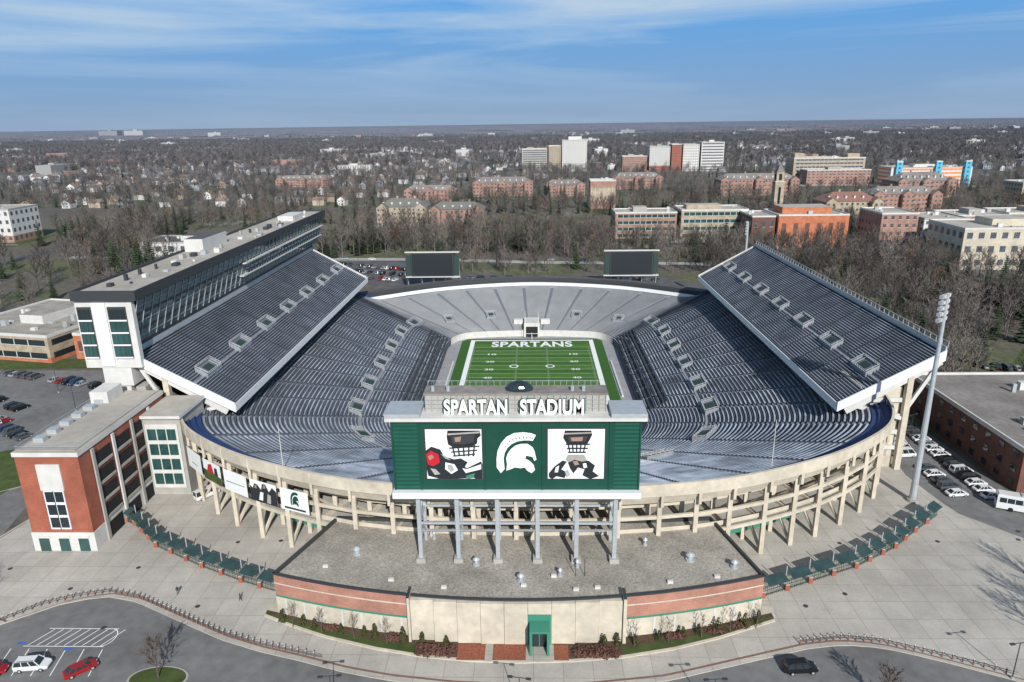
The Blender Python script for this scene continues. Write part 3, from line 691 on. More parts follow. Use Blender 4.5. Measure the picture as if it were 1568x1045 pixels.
mline(-82.6,92.4,-69.4,92.4); mline(-81,96.6,-69.2,96.6)
cx,cy=-70.2,94.5
for q in range(8):
    a0=-math.pi/2+q*math.pi/8;a1=a0+math.pi/8
    mline(cx+1.6*math.cos(a0),cy+2.1*math.sin(a0),cx+1.6*math.cos(a1),cy+2.1*math.sin(a1),z=.032)
for x in (-86,-83,-80,-77,-74,-71,-68): mline(x,86,x-1.2,91.8)
for x,y in ((-84,92.8),(-75.5,91.5)): mk.face([(x,y,.036),(x+1.3,y,.036),(x+1.3,y+.6,.036),(x,y+.6,.036)],'bluep')
for k in range(8): mline(100+k*2.6,123-k*.4,102+k*2.6,128-k*.4,.18,z=.04)
mk.obj('parking_markings')
for (ix,iy,ia) in ((-57,85.6,4.6),(50,81.5,6)):
    isl=empty('traffic_island',(ix,iy,0))
    m=MB(); ring=[(ia*math.cos(a),2.6*math.sin(a)) for a in [q*math.pi/12 for q in range(24)]]
    m.prism(ring,0,.15,'concg'); m.face([(x*.93,y*.9,.16) for x,y in ring],'grass'); m.obj('kerb_and_grass',isl)
m=MB(); m.prism([(-136,132),(-118,146),(-121,148),(-128,147),(-136,142)],0,.15,'concg','grass')
m.obj('grass_verge')
dm=MB()
for _ in range(26):
    x=R.uniform(-105,100);y=R.uniform(96,128)
    if -50<x<45 and y<122: continue
    dm.face([(x+.45*math.cos(a),y+.45*math.sin(a),.13) for a in [q*math.pi/5 for q in range(10)]],'steeld')
dm.obj('manhole_covers')
# ------------------------------------------------------------------ fences
def bollards(name,pts):
    m=MB(); pts=[Vector((*p,.12)) for p in pts]
    for a,b in zip(pts[:-1],pts[1:]):
        L=(b-a).length;n=max(1,int(round(L/1.25)))
        for q in range(n):
            p=a+(b-a)*q/n; m.beam(p,p+Vector((0,0,1.0)),.16,'edge')
            m.box(p.x-.11,p.x+.11,p.y-.11,p.y+.11,1.12,1.2,'offw')
        m.beam(a+Vector((0,0,.75)),b+Vector((0,0,.75)),.05,'steeld'); m.beam(a+Vector((0,0,.4)),b+Vector((0,0,.4)),.05,'steeld')
    m.obj(name)
bollards('bollard_fence',[(-95,94.5),(-90,98.2),(-86.2,102.2),(-80.8,104.7),(-76.2,105.9),(-70.1,104.5),(-63.8,101.4),(-56.5,97.8),(-50.9,95.1),(-44,92.7),(-37.2,90.9),(-33,89.8)])
bollards('bollard_fence',[(42.4,94.0),(49.2,95.1),(55.1,94.4),(61.9,91.9),(68.2,89.2),(72,87.4)])
def gatefence(name,pts):
    e=empty(name); m=MB(); pts=[Vector((*p,.12)) for p in pts]
    for a,b in zip(pts[:-1],pts[1:]):
        L=(b-a).length;n=max(1,int(round(L/4.5))); d=(b-a).normalized(); nrm=Vector((-d.y,d.x,0))
        for q in range(n):
            p=a+(b-a)*q/n; p2=a+(b-a)*(q+1)/n
            m.box(p.x-.35,p.x+.35,p.y-.35,p.y+.35,.12,1.3,'brick','offw')
            m.beam(p+nrm*.5,p+nrm*.5+Vector((0,0,4.6)),.14,'steel')
            for h in (.3,1.2,2.1,2.9): m.beam(p+Vector((0,0,h)),p2+Vector((0,0,h)),.07,'steeld')
            for k in range(12):
                w=p+(p2-p)*k/12; m.beam(w,w+Vector((0,0,2.9)),.05,'greenl' if k%3==0 else 'steeld')
            c0=p+d*.5;c1=p2-d*.5
            m.face([c0+nrm*1.0+Vector((0,0,3.3)),c1+nrm*1.0+Vector((0,0,3.3)),c1-nrm*.9+Vector((0,0,2.6)),c0-nrm*.9+Vector((0,0,2.6))],'tealp')
    m.obj('fence_panels',e)
gatefence('ticket_gate_fence',[(-86,129.5),(-83.5,128.1),(-75,120.3),(-62.7,113.5),(-53.5,109.2),(-45.4,106.0)])
gatefence('ticket_gate_fence',[(40.1,105.5),(49.8,109.7),(59.9,114.2),(70.2,120.6),(76.9,126.3),(84.7,132.5)])
# ------------------------------------------------------------------ generic building
FOOT=[]
def building(name,x0,x1,y0,y1,h,wall,roof='rooft',floors=3,bay=4.0,rotz=0,win=None,style='punch',pent=None,gable=False,base=None):
    e=empty(name,((x0+x1)/2,(y0+y1)/2,0),rotz); W=(x1-x0)/2;D=(y1-y0)/2
    FOOT.append(((x0+x1)/2,(y0+y1)/2,W+4,D+4))
    if win is None: win='winf' if y0>380 else 'glass'
    rr=random.Random(int(abs(x0)*7+y0))
    if 400<y0<1000:
        zf=.15+rr.random()*.1
        q=MB(); q.face([(-W-9,-D-16,zf),(W+9,-D-16,zf),(W+9,D+6,zf),(-W-9,D+6,zf)],'grass' if rr.random()<.6 else 'concg'); q.face([(-W-9,-D-11,zf+.01),(W+9,-D-11,zf+.01),(W+9,-D-8.5,zf+.01),(-W-9,-D-8.5,zf+.01)],'concg' if rr.random()<.7 else 'asphd'); q.obj('forecourt',e)
    m=MB()
    if base: m.box(-W-.05,W+.05,-D-.05,D+.05,0,h*.22,base); m.box(-W,W,-D,D,h*.22,h,wall)
    else: m.box(-W,W,-D,D,0,h,wall)
    wings=[]
    if gable and W>18:
        for cx_ in (-W+5,W-5)+((0,) if W>25 else ()):
            m.box(cx_-4.5,cx_+4.5,-D-5,-D-.002,0,h,wall); wings.append(cx_)
            m.face([(cx_-4.5,-D-5,h),(cx_+4.5,-D-5,h),(cx_,-D-5,h+3.4)],wall)
    m.obj('walls',e)
    m=MB()
    if gable:
        rh=min(W,D)*.55
        if W>=D:
            i=D*.9 ; A=(-W-.5,-D-.5,h);B=(W+.5,-D-.5,h);C=(W+.5,D+.5,h);Dd=(-W-.5,D+.5,h);p=(-W+i,0,h+rh);q=(W-i,0,h+rh)
            m.face([A,B,q,p],roof);m.face([C,Dd,p,q],roof);m.face([B,C,q],roof);m.face([Dd,A,p],roof)
            for cx_ in wings:
                m.face([(cx_-4.9,-D-5.3,h-.1),(cx_,-D-5.3,h+3.5),(cx_,-D+4,h+3.5),(cx_-4.9,-D+1,h-.1)],roof); m.face([(cx_+4.9,-D-5.3,h-.1),(cx_,-D-5.3,h+3.5),(cx_,-D+4,h+3.5),(cx_+4.9,-D+1,h-.1)],roof)
            for k in range(int(W/4)):
                xx=-W*.8+k*7
                if xx<W*.8: m.box(xx,xx+1.3,-D*.7,-D*.4,h+rh*.2,h+rh*.62,'offw',roof)
            m.box(-W*.3,-W*.3+1.5,.5,1.7,h,h+rh+1.8,wall); m.box(W*.4,W*.4+1.5,.5,1.7,h,h+rh+1.8,wall)
        else:
            i=W*.9; A=(-W-.5,-D-.5,h);B=(W+.5,-D-.5,h);C=(W+.5,D+.5,h);Dd=(-W-.5,D+.5,h);p=(0,-D+i,h+rh);q=(0,D-i,h+rh)
            m.face([A,B,p],roof);m.face([B,C,q,p],roof);m.face([C,Dd,q],roof);m.face([Dd,A,p,q],roof)
    else:
        m.box(-W+.4,W-.4,-D+.4,D-.4,h+.002,h+.15,roof)
        for (a,b,c,d) in ((-W-.1,W+.1,-D-.1,-D+.35),(-W-.1,W+.1,D-.35,D+.1),(-W-.1,-W+.35,-D+.352,D-.352),(W-.35,W+.1,-D+.352,D-.352)): m.box(a,b,c,d,h-.25,h+.8,'offw' if wall!='offw' else 'concg')
        for _ in range(max(2,int(W*D/45))):
            x=rr.uniform(-W*.8,W*.8);y=rr.uniform(-D*.75,D*.75);s=rr.uniform(.6,2.4); m.box(x,x+s*1.4,y,y+s,h+.15,h+.15+rr.uniform(.6,2.4),rr.choice(['steel','offw','concg']))
        if W>14 and not pent:
            a=rr.uniform(-W*.6,0); m.box(a,a+W*.45,-D*.4,D*.4,h+.16,h+3.4,rr.choice(['concg',wall,'offw']),roof)
    if pent:
        for (a,b,c,d,z) in pent: m.box(a,b,c,d,h+.1,h+z,wall,roof)
    m.obj('roof',e)
    m=MB(); fh=h/floors; ww=rr.uniform(.17,.25)
    for face in range(4):
        L=W if face%2==0 else D
        n=max(1,int(2*L/bay))
        for fl in range(floors):
            z0=fl*fh+fh*.32;z1=fl*fh+fh*.76
            if style=='band': cells=[(-L*.94,L*.94)]
            else: cells=[(-L+(k+.5)*2*L/n-bay*ww,-L+(k+.5)*2*L/n+bay*ww) for k in range(n)]
            for a,b in cells:
                if face==0:
                    if any(abs((a+b)/2-c_)<5.5 for c_ in wings):
                        m.box(a,b,-D-5.12,-D-5.06,z0,z1,win); continue
                    m.box(a,b,-D-.12,-D-.06,z0,z1,win); m.box(a-.1,b+.1,-D-.22,-D-.06,z0-.22,z0-.003,'offw')
                elif face==2: m.box(a,b,D+.06,D+.12,z0,z1,win)
                elif face==1: m.box(W+.06,W+.12,a,b,z0,z1,win)
                else: m.box(-W-.12,-W-.06,a,b,z0,z1,win)
            if style=='band' and face==0:
                for k in range(int(2*L/bay)): 
                    xx=-L*.94+k*bay; m.box(xx,xx+.3,-D-.2,-D-.125,z0,z1,'offw')
    m.obj('windows',e)
    return e
building('apartment_tower',52,93,1215,1240,50,'offw','rooft',14,4,pent=[(-10,12,-6,6,6)])
building('apartment_tower',30,50,1222,1240,41,'brickt','rooft',11,4)
building('office_tower',-15,27,1228,1250,36,'concg','rooft',10,4,style='band')
building('apartment_block',193,226,1190,1215,39,'offw','rooft',10,3.5,base='brick')
building('apartment_block',228,244,1187,1212,42,'brick','rooft',10,3.5)
building('apartment_block',246,272,1185,1212,42,'offw','rooft',10,3.5)
building('apartment_block',274,310,1180,1206,45,'offw','rooft',10,3.5,style='band')
building('apartment_block',150,190,1195,1215,24,'brickc','rooft',7,3.5)
building('parking_structure_orange',428,523,872,905,22,'offw','rooft',5,5,style='band',win='orange')
for x in (432,478,512): building('construction_wrap_block',x,x+7,868,871.5,29,'cyan','rooft',6,5)
building('hospital_block',335,425,935,965,31,'brickt','rooft',7,5,style='band',pent=[(-42,-30,-8,8,6),(25,40,-8,8,5)])
building('hospital_block',342,420,905,930,18,'brickc','rooft',5,5)
building('lecture_hall',-66,2,811,832,15,'brickc','roofb',4,4,gable=True)
building('dormitory_wing',15,60,800,818,13,'brickc','roofb',4,4,gable=True)
building('dormitory_wing',-135,-80,760,778,12,'brickc','roofb',3,4,gable=True)
building('dormitory_wing',-330,-262,930,946,13,'brickc','roofb',4,4,gable=True)
building('agriculture_hall',-126,-85,580,602,15,'brickt','cop',4,4,gable=True)
building('agriculture_hall',-83,-38,577,596,13,'brickc','cop',3,4,gable=True)
building('library_tower',56,80,681,700,26,'brickc','offw',1,4,style='band',win='brickt')
building('glass_front_hall',59,102,500,524,18,'brickc','rooft',4,4,style='band',win='glassg')
building('glass_front_hall',104,150,495,522,20,'brickt','rooft',4,4,style='band',win='glassg',pent=[(-18,6,-5,6,3)])
building('red_brick_hall',160,205,463,495,20,'bricko','rooft',1,7,win='brickd',pent=[(-18,14,-8,10,4.5)])
building('red_brick_hall',144,159,466,495,19,'brickd','rooft',2,5)  # shaded west side of the hall, its shade painted as darker brick
building('campus_hall',241,288,595,620,14,'brickt','roofr',3,4,gable=True)
building('campus_hall',300,360,640,662,15,'brickc','roofb',4,4,gable=True)
building('chemistry_hall',212,234,435,465,24,'brickc','rooft',5,4,base='offw')
building('chemistry_hall',236,262,432,462,21,'offw','rooft',5,4,base='brickc')
building('chemistry_hall',266,300,452,480,20,'brickp','rooft',5,4,base='offw')
building('concrete_office',232,300,384,420,22,'conc','rooft',3,6,pent=[(-14,18,-8,8,4)])
building('white_brick_hall',-430,-380,508,540,24,'offw','rooft',4,5,base='brickc')
building('black_roof_gym',-255,-205,450,480,8,'offw','roofd',1,8)
building('west_arena',-212,-166,238,286,9.5,'brickt','roofg',2,6,rotz=-.2,style='band',base='bricko')
building('west_annex',-163,-135,236,262,9,'bricko','roofg',1,5,rotz=-.2,win='brickd')
building('east_brick_building',107,168,142,191,10,'brickd','roofb',3,4.5,pent=[(8,14,-2,6,3),(-12,-6,-10,-6,1.5)])
building('campus_hall',380,440,760,790,16,'brickc','roofb',4,4,gable=True)
building('campus_hall',470,540,700,730,18,'brickt','rooft',4,4)
building('campus_hall',205,290,790,812,17,'brickc','roofb',4,4,gable=True)
building('campus_hall',100,160,880,900,14,'brickc','roofb',4,4,gable=True)
building('campus_hall',-318,-262,1185,1200,15,'offw','rooft',4,4)
building('campus_hall',330,370,500,530,15,'brickt','rooft',4,4)
FOOT.append((205,602,9,9))
bt=empty('bell_tower',(205,602,0)); m=MB(); m.box(-3.8,3.8,-3.8,3.8,0,30,'brickt'); m.box(-3.1,3.1,-3.1,3.1,30.6,38,'brickt')
for s_ in(-1,1):
    m.box(-1.2,1.2,s_*3.12,s_*3.18,31.5,36.5,'dark'); m.box(s_*3.12,s_*3.18,-1.2,1.2,31.5,36.5,'dark'); m.box(-1,1,s_*3.82,s_*3.9,12,26,'glass')
m.prism([(-4.1,-4.1),(4.1,-4.1),(4.1,4.1),(-4.1,4.1)],30.01,30.6,'offw')
for a,b_ in (((-3.3,-3.3),(3.3,-3.3)),((3.3,-3.3),(3.3,3.3)),((3.3,3.3),(-3.3,3.3)),((-3.3,3.3),(-3.3,-3.3))): m.face([(*a,38.02),(*b_,38.02),(0,0,45)],'cop')
m.obj('shaft',bt)
# ------------------------------------------------------------------ press box tower
pb=empty('press_box_tower')
m=MB()
m.box(-102.5,-93.6,153,301,30,43.6,'offw')
m.box(-102.94,-88.61,151.302,302.698,43.9,44.6,'offw','rooft')
for (a,b,c,d) in ((-103.2,-88.4,150.8,151.3),(-103.2,-88.4,302.7,303.2),(-103.2,-102.95,151.302,302.698),(-88.6,-88.4,151.302,302.698)): m.box(a,b,c,d,43.0,45.3,'steeld')
m.box(-93.59,-90.5,152,302,43.2,43.88,'steeld')
m.box(-101,-94,156,298,0,29.99,'concg')
m.box(-92.9,-92.6,153,295,28.5,31.8,'steeld')
m.obj('body',pb)
m=MB()
def gx(z): return -92.4+ (z-31.8)/(43.2-31.8)*3.2
for (z0,z1,k) in ((31.8,34.6,'glassg'),(34.6,35.3,'steeld'),(35.3,38.6,'glassg'),(38.6,39.4,'steeld'),(39.4,42.4,'glassg'),(42.4,43.2,'steeld')):
    m.face([(gx(z0),153,z0),(gx(z0),301,z0),(gx(z1),301,z1),(gx(z1),153,z1)],k)
y=153
while y<301:
    m.beam((gx(31.8)+.1,y,31.8),(gx(43.2)+.1,y,43.2),.16,'steel'); y+=3.7
for z in (33.2,37,41): m.beam((gx(z)+.06,153,z),(gx(z)+.06,301,z),.1,'steel')
for z in (35.0,39.0,):
    m.box(gx(z),gx(z)+1.4,215,301,z-.15,z+.15,'offw')
    for k in range(35): m.beam((gx(z)+1.3,216+k*2.4,z+.1),(gx(z)+1.3,216+k*2.4,z+1.1),.06,'steel')
    m.beam((gx(z)+1.3,215,z+1.1),(gx(z)+1.3,301,z+1.1),.07,'steel')
m.obj('glass_front',pb)
m=MB()
m.box(-103,-90,151.6,152.98,27,42.99,'offw')
for x0,x1 in ((-102.4,-99.6),(-95.4,-91.6)):
    m.box(x0-.2,x1+.2,151.35,151.55,29.5,41.5,'steeld')
    nc=3; w_=(x1-x0)/nc
    for z in (29.9,32.9,35.8,38.7):
        for c_ in range(nc): m.box(x0+c_*w_+.08,x0+(c_+1)*w_-.08,151.25,151.34,z,z+2.2,'glassg' if z<36 else 'glass')
        m.box(x0-.2,x1+.2,151.1,151.24,z-.5,z-.15,'white')
m.box(-99.0,-96,151.3,151.59,27.5,42.5,'white')
m.box(-98.45,-93.8,152.2,157,0,22.49,'offw'); m.box(-99.5,-92.8,151.8,157.6,22.5,26.99,'offw'); m.box(-101.5,-98.5,153.5,158,6,22.4,'conc')
m.box(-92.75,-90.6,152.4,156,0,22,'concg')
for yy in (180,210,240,270,296): m.box(-101.2,-93,yy,yy+3,0,27,'offw')
m.obj('end_wall',pb)
m=MB(); rr=random.Random(3)
for k in range(40):
    y=158+k*3.5; x=rr.uniform(-101,-92); s=rr.uniform(.4,1.6); m.box(x,x+s,y,y+s*1.4,44.6,44.6+rr.uniform(.4,1.5),rr.choice(['steel','offw','concg','steeld']))
m.box(-102.6,-97,205,222,44.6,48.3,'offw','roofd'); m.box(-98,-92,272,285,44.6,46.5,'offw')
m.obj('roof_units',pb)
# ------------------------------------------------------------------ west brick gatehouse
gh=empty('brick_stair_building')
m=MB()
x0,x1,y0,y1,h=-98.5,-86.2,119,151,20.6
m.box(x0,x1,y0,y1,4.2,h,'brick'); m.box(x0-.15,x1+.15,y0-.15,y1+.15,0,4.19,'offw')
m.box(x0-.25,x1+.25,y0-.25,y1+.25,h+.01,h+.9,'offw','rooft')
m.box(x0+.6,x1-.6,y0+.6,y1-.6,h+.91,h+1.0,'rooft')
m.obj('walls',gh)
m=MB()
m.box(-94.6,-90.0,y0-.3,y0-.01,13.5,19.0,'offw')
m.box(-94.3,-90.3,y0-.22,y0-.02,5,13.4,'white')
for z in (5.4,8.2,11.0):
    for x in (-94.0,-92.1): m.box(x,x+1.6,y0-.3,y0-.225,z,z+2.2,'glass')
m.box(-92.35,-92.25,y0-.36,y0-.305,5,13.4,'steeld')
for x in (-97.3,-93.3,-89.4): m.box(x,x+2.0,y0-.3,y0-.16,0,3.0,'glassg'); m.box(x-.3,x+2.3,y0-.34,y0-.16,3.01,3.5,'offw')
for k in range(4):
    ya=123+k*7
    m.box(x1+.16,x1+.45,ya-.4,ya+.4,0,h-.3,'offw' if k%2 else 'concg')
    for z in (5,8.8,12.6,16.4): m.box(x1+.01,x1+.14,ya+.6,ya+6.1,z,z+2.4,'dark'); m.box(x1+.02,x1+.3,ya+.6,ya+6.1,z-.6,z-.05,'concg')
    m.box(x1+.16,x1+.2,ya+1,ya+5.6,0,3.4,'dark')
m.obj('windows',gh)
m=MB()
for k in range(7): m.box(-97.2,-95.2,123+k*4,124.6+k*4,h+1,h+1.9,'steel')
for a,b_ in (((x0+.3,y0+.3),(x1-.3,y0+.3)),((x1-.3,y0+.3),(x1-.3,y1)),((x0+.3,y0+.3),(x0+.3,y1))):
    m.beam((*a,h+1.9),(*b_,h+1.9),.07,'steel'); m.beam((*a,h+1.4),(*b_,h+1.4),.05,'steel')
m.box(-98,-94,143.2,149,h+1,h+3.6,'offw')
m.obj('roof_units',gh)
m=MB()
m.box(-86,-77.5,141,152.5,0,19,'concg'); m.box(-85.4,-78.2,140.7,140.99,2,17.5,'offw')
for z in (3,6.6,10.2,13.8):
    for x in (-85,-82.8,-80.6): m.box(x,x+1.9,140.55,140.69,z,z+2.6,'glassg')
m.box(-85.9,-77,140.2,152.6,19.01,19.7,'offw','rooft')
m.obj('link_block',gh)
# ------------------------------------------------------------------ far video boards
for sg in (-1,1):
    e=empty('video_board',(sg*49,343,0)); m=MB()
    m.box(-10.5,10.5,0,1.6,7.4,19.19,'steeld'); m.box(-10,10,-.12,-.02,8.0,18.6,'screen'); m.box(-13.2,-10.7,0,1,8,17.8,'vgreen'); m.box(10.7,13.2,0,1,8,17.8,'vgreen')
    m.box(-13.5,13.5,-.3,1.8,19.2,19.6,'offw'); m.box(-13.5,13.5,-.3,1.8,6.9,7.35,'offw')
    for x in(-13,-6,0,6,13): m.beam((x,.8,0),(x,.8,6.9),.5,'steeld'); m.beam((x,5,0),(x,2.2,14),.3,'steel')
    m.obj('board',e)
# ------------------------------------------------------------------ light poles and lamps
def lightpole(x,y,H_,rot,w=1.9):
    e=empty('stadium_light_pole',(x,y,0),rot); m=MB(); m.cyl((0,0,0),(0,0,H_),.72,.34,'steel',12); m.cyl((0,0,0),(0,0,.8),1.1,1.1,'concg',12)
    for r in range(5):
        z=H_-.6-r*1.2; m.beam((-w,.4,z),(w,.4,z),.14,'steel')
        for c in range(4): m.box(-w+c*w*.55,-w*.6+c*w*.55,.1,.8,z+.1,z+.75,'offw' if c%2 else 'steel')
    m.obj('pole',e)
lightpole(82.5,138.4,46,.7); lightpole(90.5,298,39,1.2,1.2)
def lamp(x,y,h=6,rot=0):
    e=empty('street_lamp',(x,y,.0),rot); m=MB(); m.cyl((0,0,0),(0,0,h),.09,.06,'steeld',8); m.beam((-1.1,0,h),(1.1,0,h),.08,'steeld')
    for s_ in(-1,1): m.box(s_*1.3-.35,s_*1.3+.35,-.18,.18,h-.12,h+.06,'steeld')
    m.cyl((0,0,0),(0,0,.5),.25,.2,'concg',8); m.obj('post',e)
for x,y in ((-28.5,79.5),(-2,79.5),(25,79.5),(71,87)): lamp(x,y,6.5,R.uniform(-.2,.2))
for x,y in ((-150,205),(-135,190),(-180,215),(95,165),(98,200),(-100,400),(-60,395),(-20,400),(30,395),(115,230)): lamp(x,y,9,R.uniform(0,3))
for x,y in ((-47.5,120),(45,121)):
    m=MB(); m.cyl((x,y,17.5),(x,y,27),.1,.05,'offw',6); m.obj('flagpole')
def banner(i0,i1,cols,name):
    a=bp(i0,1.006);b_=bp(i1,1.006); e=empty(name); m=MB()
    ax,ay,bx,by=a[0],a[1],b_[0],b_[1]; dx,dy=bx-ax,by-ay; L=math.hypot(dx,dy); nx,ny=(dy/L,-dx/L)
    if ny>0: nx,ny=-nx,-ny
    if dx<0: ax,ay,dx,dy=bx,by,-dx,-dy
    def P(u,v,o): return (ax+dx*u+nx*o,ay+dy*u+ny*o,9.8+v*4.6)
    m.face([P(.06,0,.6),P(.94,0,.6),P(.94,1,.6),P(.06,1,.6)],'line')
    o=.62
    for pts,k in cols:
        o+=.008; m.face([P(.06+.88*p[0],p[1],o) for p in pts],k)
    m.obj('panel',e)
lb=[i for i in bays if S[i][2]<-33 and S[i][3]<142]
lb.sort(key=lambda i:S[i][2])
hs=lambda P:[(.36+.30*a,.26+.66*b) for a,b in P]
dsg=[[([(.3,.3),(.7,.3),(.7,.36),(.3,.36)],'concg')],[([(.0,.0),(1,.0),(1,.4),(.0,.5)],'grass'),([(.2,.4),(.3,.8),(.5,.9),(.6,.45)],'redl'),([(.62,.42),(.66,.78),(.8,.8),(.84,.4)],'screen')],[([(.1,.4),(.9,.45),(.9,.5),(.1,.47)],'concg')],
 [([(0,0),(1,0),(1,.7),(.85,.85),(.72,.6),(.6,.92),(.48,.9),(.42,.6),(.3,.8),(.18,.84),(.1,.6),(0,.7)],'screen'),([(.5,.7),(.6,.72),(.6,.86),(.52,.86)],'skin'),([(.17,.62),(.26,.62),(.26,.76),(.19,.76)],'skin'),([(.3,.1),(.45,.1),(.5,.5),(.38,.5)],'line'),([(.6,.05),(.75,.05),(.78,.45),(.66,.5)],'concg')],
 [(hs(BODY),'green'),(hs(CREST+INNER[::-1]),'green'),([(.12,.08),(.88,.08),(.88,.17),(.12,.17)],'screen')]]
for q in range(min(5,len(lb)-1)): banner(lb[q],lb[q+1],dsg[q],'facade_banner')
# ------------------------------------------------------------------ vehicles
def carmesh(name,paint,kind):
    m=MB(); k=paint
    if kind=='sedan': L,W,zb,zs,zt=4.7,.92,.28,.92,1.45; cab=[(-1.9,.93),(-1.15,1.42),(.55,1.45),(1.35,.95)]
    elif kind=='suv': L,W,zb,zs,zt=5.1,.99,.36,1.12,1.85; cab=[(-2.42,1.12),(-2.2,1.80),(.75,1.85),(1.45,1.14)]
    else: L,W,zb,zs,zt=5.6,1.02,.36,1.2,2.25; cab=[(-2.75,1.2),(-2.7,2.2),(1.3,2.25),(2.1,1.3)]
    h=L/2
    st=[(-h,zb+.18,zs-.18,W*.86),(-h+.15,zb,zs-.03,W*.95),(-h+.8,zb,zs,W),(0,zb,zs,W),(cab[3][0],zb,zs-.02,W),(h-.5,zb,zs-.12,W*.96),(h-.12,zb+.02,zs-.26,W*.88),(h,zb+.15,zs-.42,W*.75)]
    def sec(x,a,b,w): return [(x,-w*.94,a),(x,-w,a+(b-a)*.5),(x,-w*.93,b),(x,w*.93,b),(x,w,a+(b-a)*.5),(x,w*.94,a)]
    for A,B in zip(st[:-1],st[1:]):
        p=sec(*A);q=sec(*B)
        for i in range(6): m.face([p[i],q[i],q[(i+1)%6],p[(i+1)%6]],k)
    m.face(sec(*st[0]),k); m.face(sec(*st[-1])[::-1],k)
    wt=W*.74;wb=W*.9
    c=[(cab[0][0],wb,cab[0][1]),(cab[1][0],wt,cab[1][1]),(cab[2][0],wt,cab[2][1]),(cab[3][0],wb,cab[3][1])]
    for s_ in(-1,1): m.face([(p[0],s_*p[1],p[2]) for p in c],'glass')
    m.face([(c[1][0],-wt,c[1][2]),(c[2][0],-wt,c[2][2]),(c[2][0],wt,c[2][2]),(c[1][0],wt,c[1][2])],k)
    m.face([(c[0][0],-wb,c[0][2]),(c[1][0],-wt,c[1][2]),(c[1][0],wt,c[1][2]),(c[0][0],wb,c[0][2])],'glass')
    m.face([(c[2][0],-wt,c[2][2]),(c[3][0],-wb,c[3][2]),(c[3][0],wb,c[3][2]),(c[2][0],wt,c[2][2])],'glass')
    for f in (.35,.68):
        xb=c[0][0]+(c[3][0]-c[0][0])*f; xt=c[1][0]+(c[2][0]-c[1][0])*f
        for s_ in(-1,1): m.beam((xb,s_*wb*1.01,c[0][2]),(xt,s_*wt*1.01,c[1][2]),.09,k)
    for i_,j_ in((0,1),(2,3)):
        for s_ in(-1,1): m.beam((c[i_][0],s_*c[i_][1],c[i_][2]),(c[j_][0],s_*c[j_][1],c[j_][2]),.1,k)
    for x in(-h*.6,h*.62):
        for s_ in(-1,1): m.cyl((x,s_*W*.78,.34),(x,s_*W*1.01,.34),.34,.34,'tire',12); m.cyl((x,s_*W*1.0,.34),(x,s_*W*1.025,.34),.2,.2,'steel',8)
    for s_ in(-1,1):
        m.box(h-.12,h-.02,s_*W*.5-.18,s_*W*.5+.18,zs-.5,zs-.34,'line'); m.box(-h-.02,-h+.06,s_*W*.62-.13,s_*W*.62+.13,zs-.4,zs-.2,'redl')
        m.box(cab[3][0]-.35,cab[3][0]-.15,s_*W*1.0,s_*(W+.18),zs,zs+.16,k)
        if kind=='suv': m.beam((-1.8,s_*wt*.9,1.9),(.6,s_*wt*.9,1.92),.06,'steeld')
    me=m.obj(name); d=me.data; bpy.data.objects.remove(me); return d
for n_,c in dict(white=(.7,.7,.7),silver=(.38,.39,.4),black=(.012,.012,.014),grey=(.1,.105,.11),red=(.35,.015,.02),blue=(.03,.06,.16)).items():
    M['p_'+n_]=mat('car_paint_'+n_,c,.25,.2 if n_!='white' else 0,spec=.6)
CM={(c,k):carmesh('car_%s_%s'%(k,c),'p_'+c,k) for c in ('white','silver','black','grey','red','blue') for k in ('sedan','suv')}
VAN=carmesh('van_white','p_white','van')
def car(x,y,rot,c=None,k=None,name='parked_car',z=.03):
    c=c or R.choice(['white','silver','black','grey','grey','silver','black','red','blue','white','black','silver']); k=k or R.choice(['sedan','suv'])
    o=bpy.data.objects.new(name,VAN if k=='van' else CM[(c,k)]); o.location=(x,y,z); o.rotation_euler.z=rot; bpy.context.collection.objects.link(o)
car(40.3,88.3,.08,'black','suv','suv')
car(-77.6,87.6,.12,'white','suv'); car(-69.7,87.0,.75,'red','sedan'); car(-83.5,86.5,.2,'red','sedan')
car(-40.6,119.5,.9,'black','suv',z=.13); car(-42.3,122.6,.9,'black','sedan',z=.13); car(-73.5,140,.9,'silver','van','utility_van',z=.13)
for k in range(10): car(91.6+k*.45,160+k*2.9,.12,'white','van')
for k in range(15): car(100.5,140+k*2.9,.1,R.choice(['white','white','grey','silver','black']))
for k in range(5): car(93.5,141+k*3,.1,R.choice(['white','grey']))
for row,(xa,ya,xb,yb) in enumerate(((-200,213,-150,190),(-190,200,-148,180),(-178,222,-135,208),(-160,182,-135,170))):
    L=math.hypot(xb-xa,yb-ya);n=int(L/2.9);an=math.atan2(yb-ya,xb-xa)+math.pi/2
    for k in range(n):
        if R.random()<.75: car(xa+(xb-xa)*k/n,ya+(yb-ya)*k/n,an+R.choice([0,math.pi]))
for (xa,ya,xb,yb) in ((-125,388,-70,366),(-132,402,-66,378),(-130,418,-66,392)):
    L=math.hypot(xb-xa,yb-ya);n=int(L/2.9);an=math.atan2(yb-ya,xb-xa)+math.pi/2
    for k in range(n):
        if R.random()<.7: car(xa+(xb-xa)*k/n,ya+(yb-ya)*k/n,an+R.choice([0,math.pi]))
for k in range(14): car(-250+k*26+R.uniform(-5,5),441-k*2.2 if k<6 else 428-(k-6)*1.8,0,name='car_on_road',z=.06)
for k in range(16): car(-40+k*7+R.uniform(-1,1),372-k*.6,0,z=.05)
for k in range(10): car(112+R.uniform(0,1),205+k*3,.1)
for k in range(12): car(150+k*3,225-k*.8,1.5,z=.06)
for k in range(14): car(190+k*3,330+k*.4,1.5,z=.15)
cb=empty('coach_bus',(104.5,133.8,.03),-.42); m=MB()
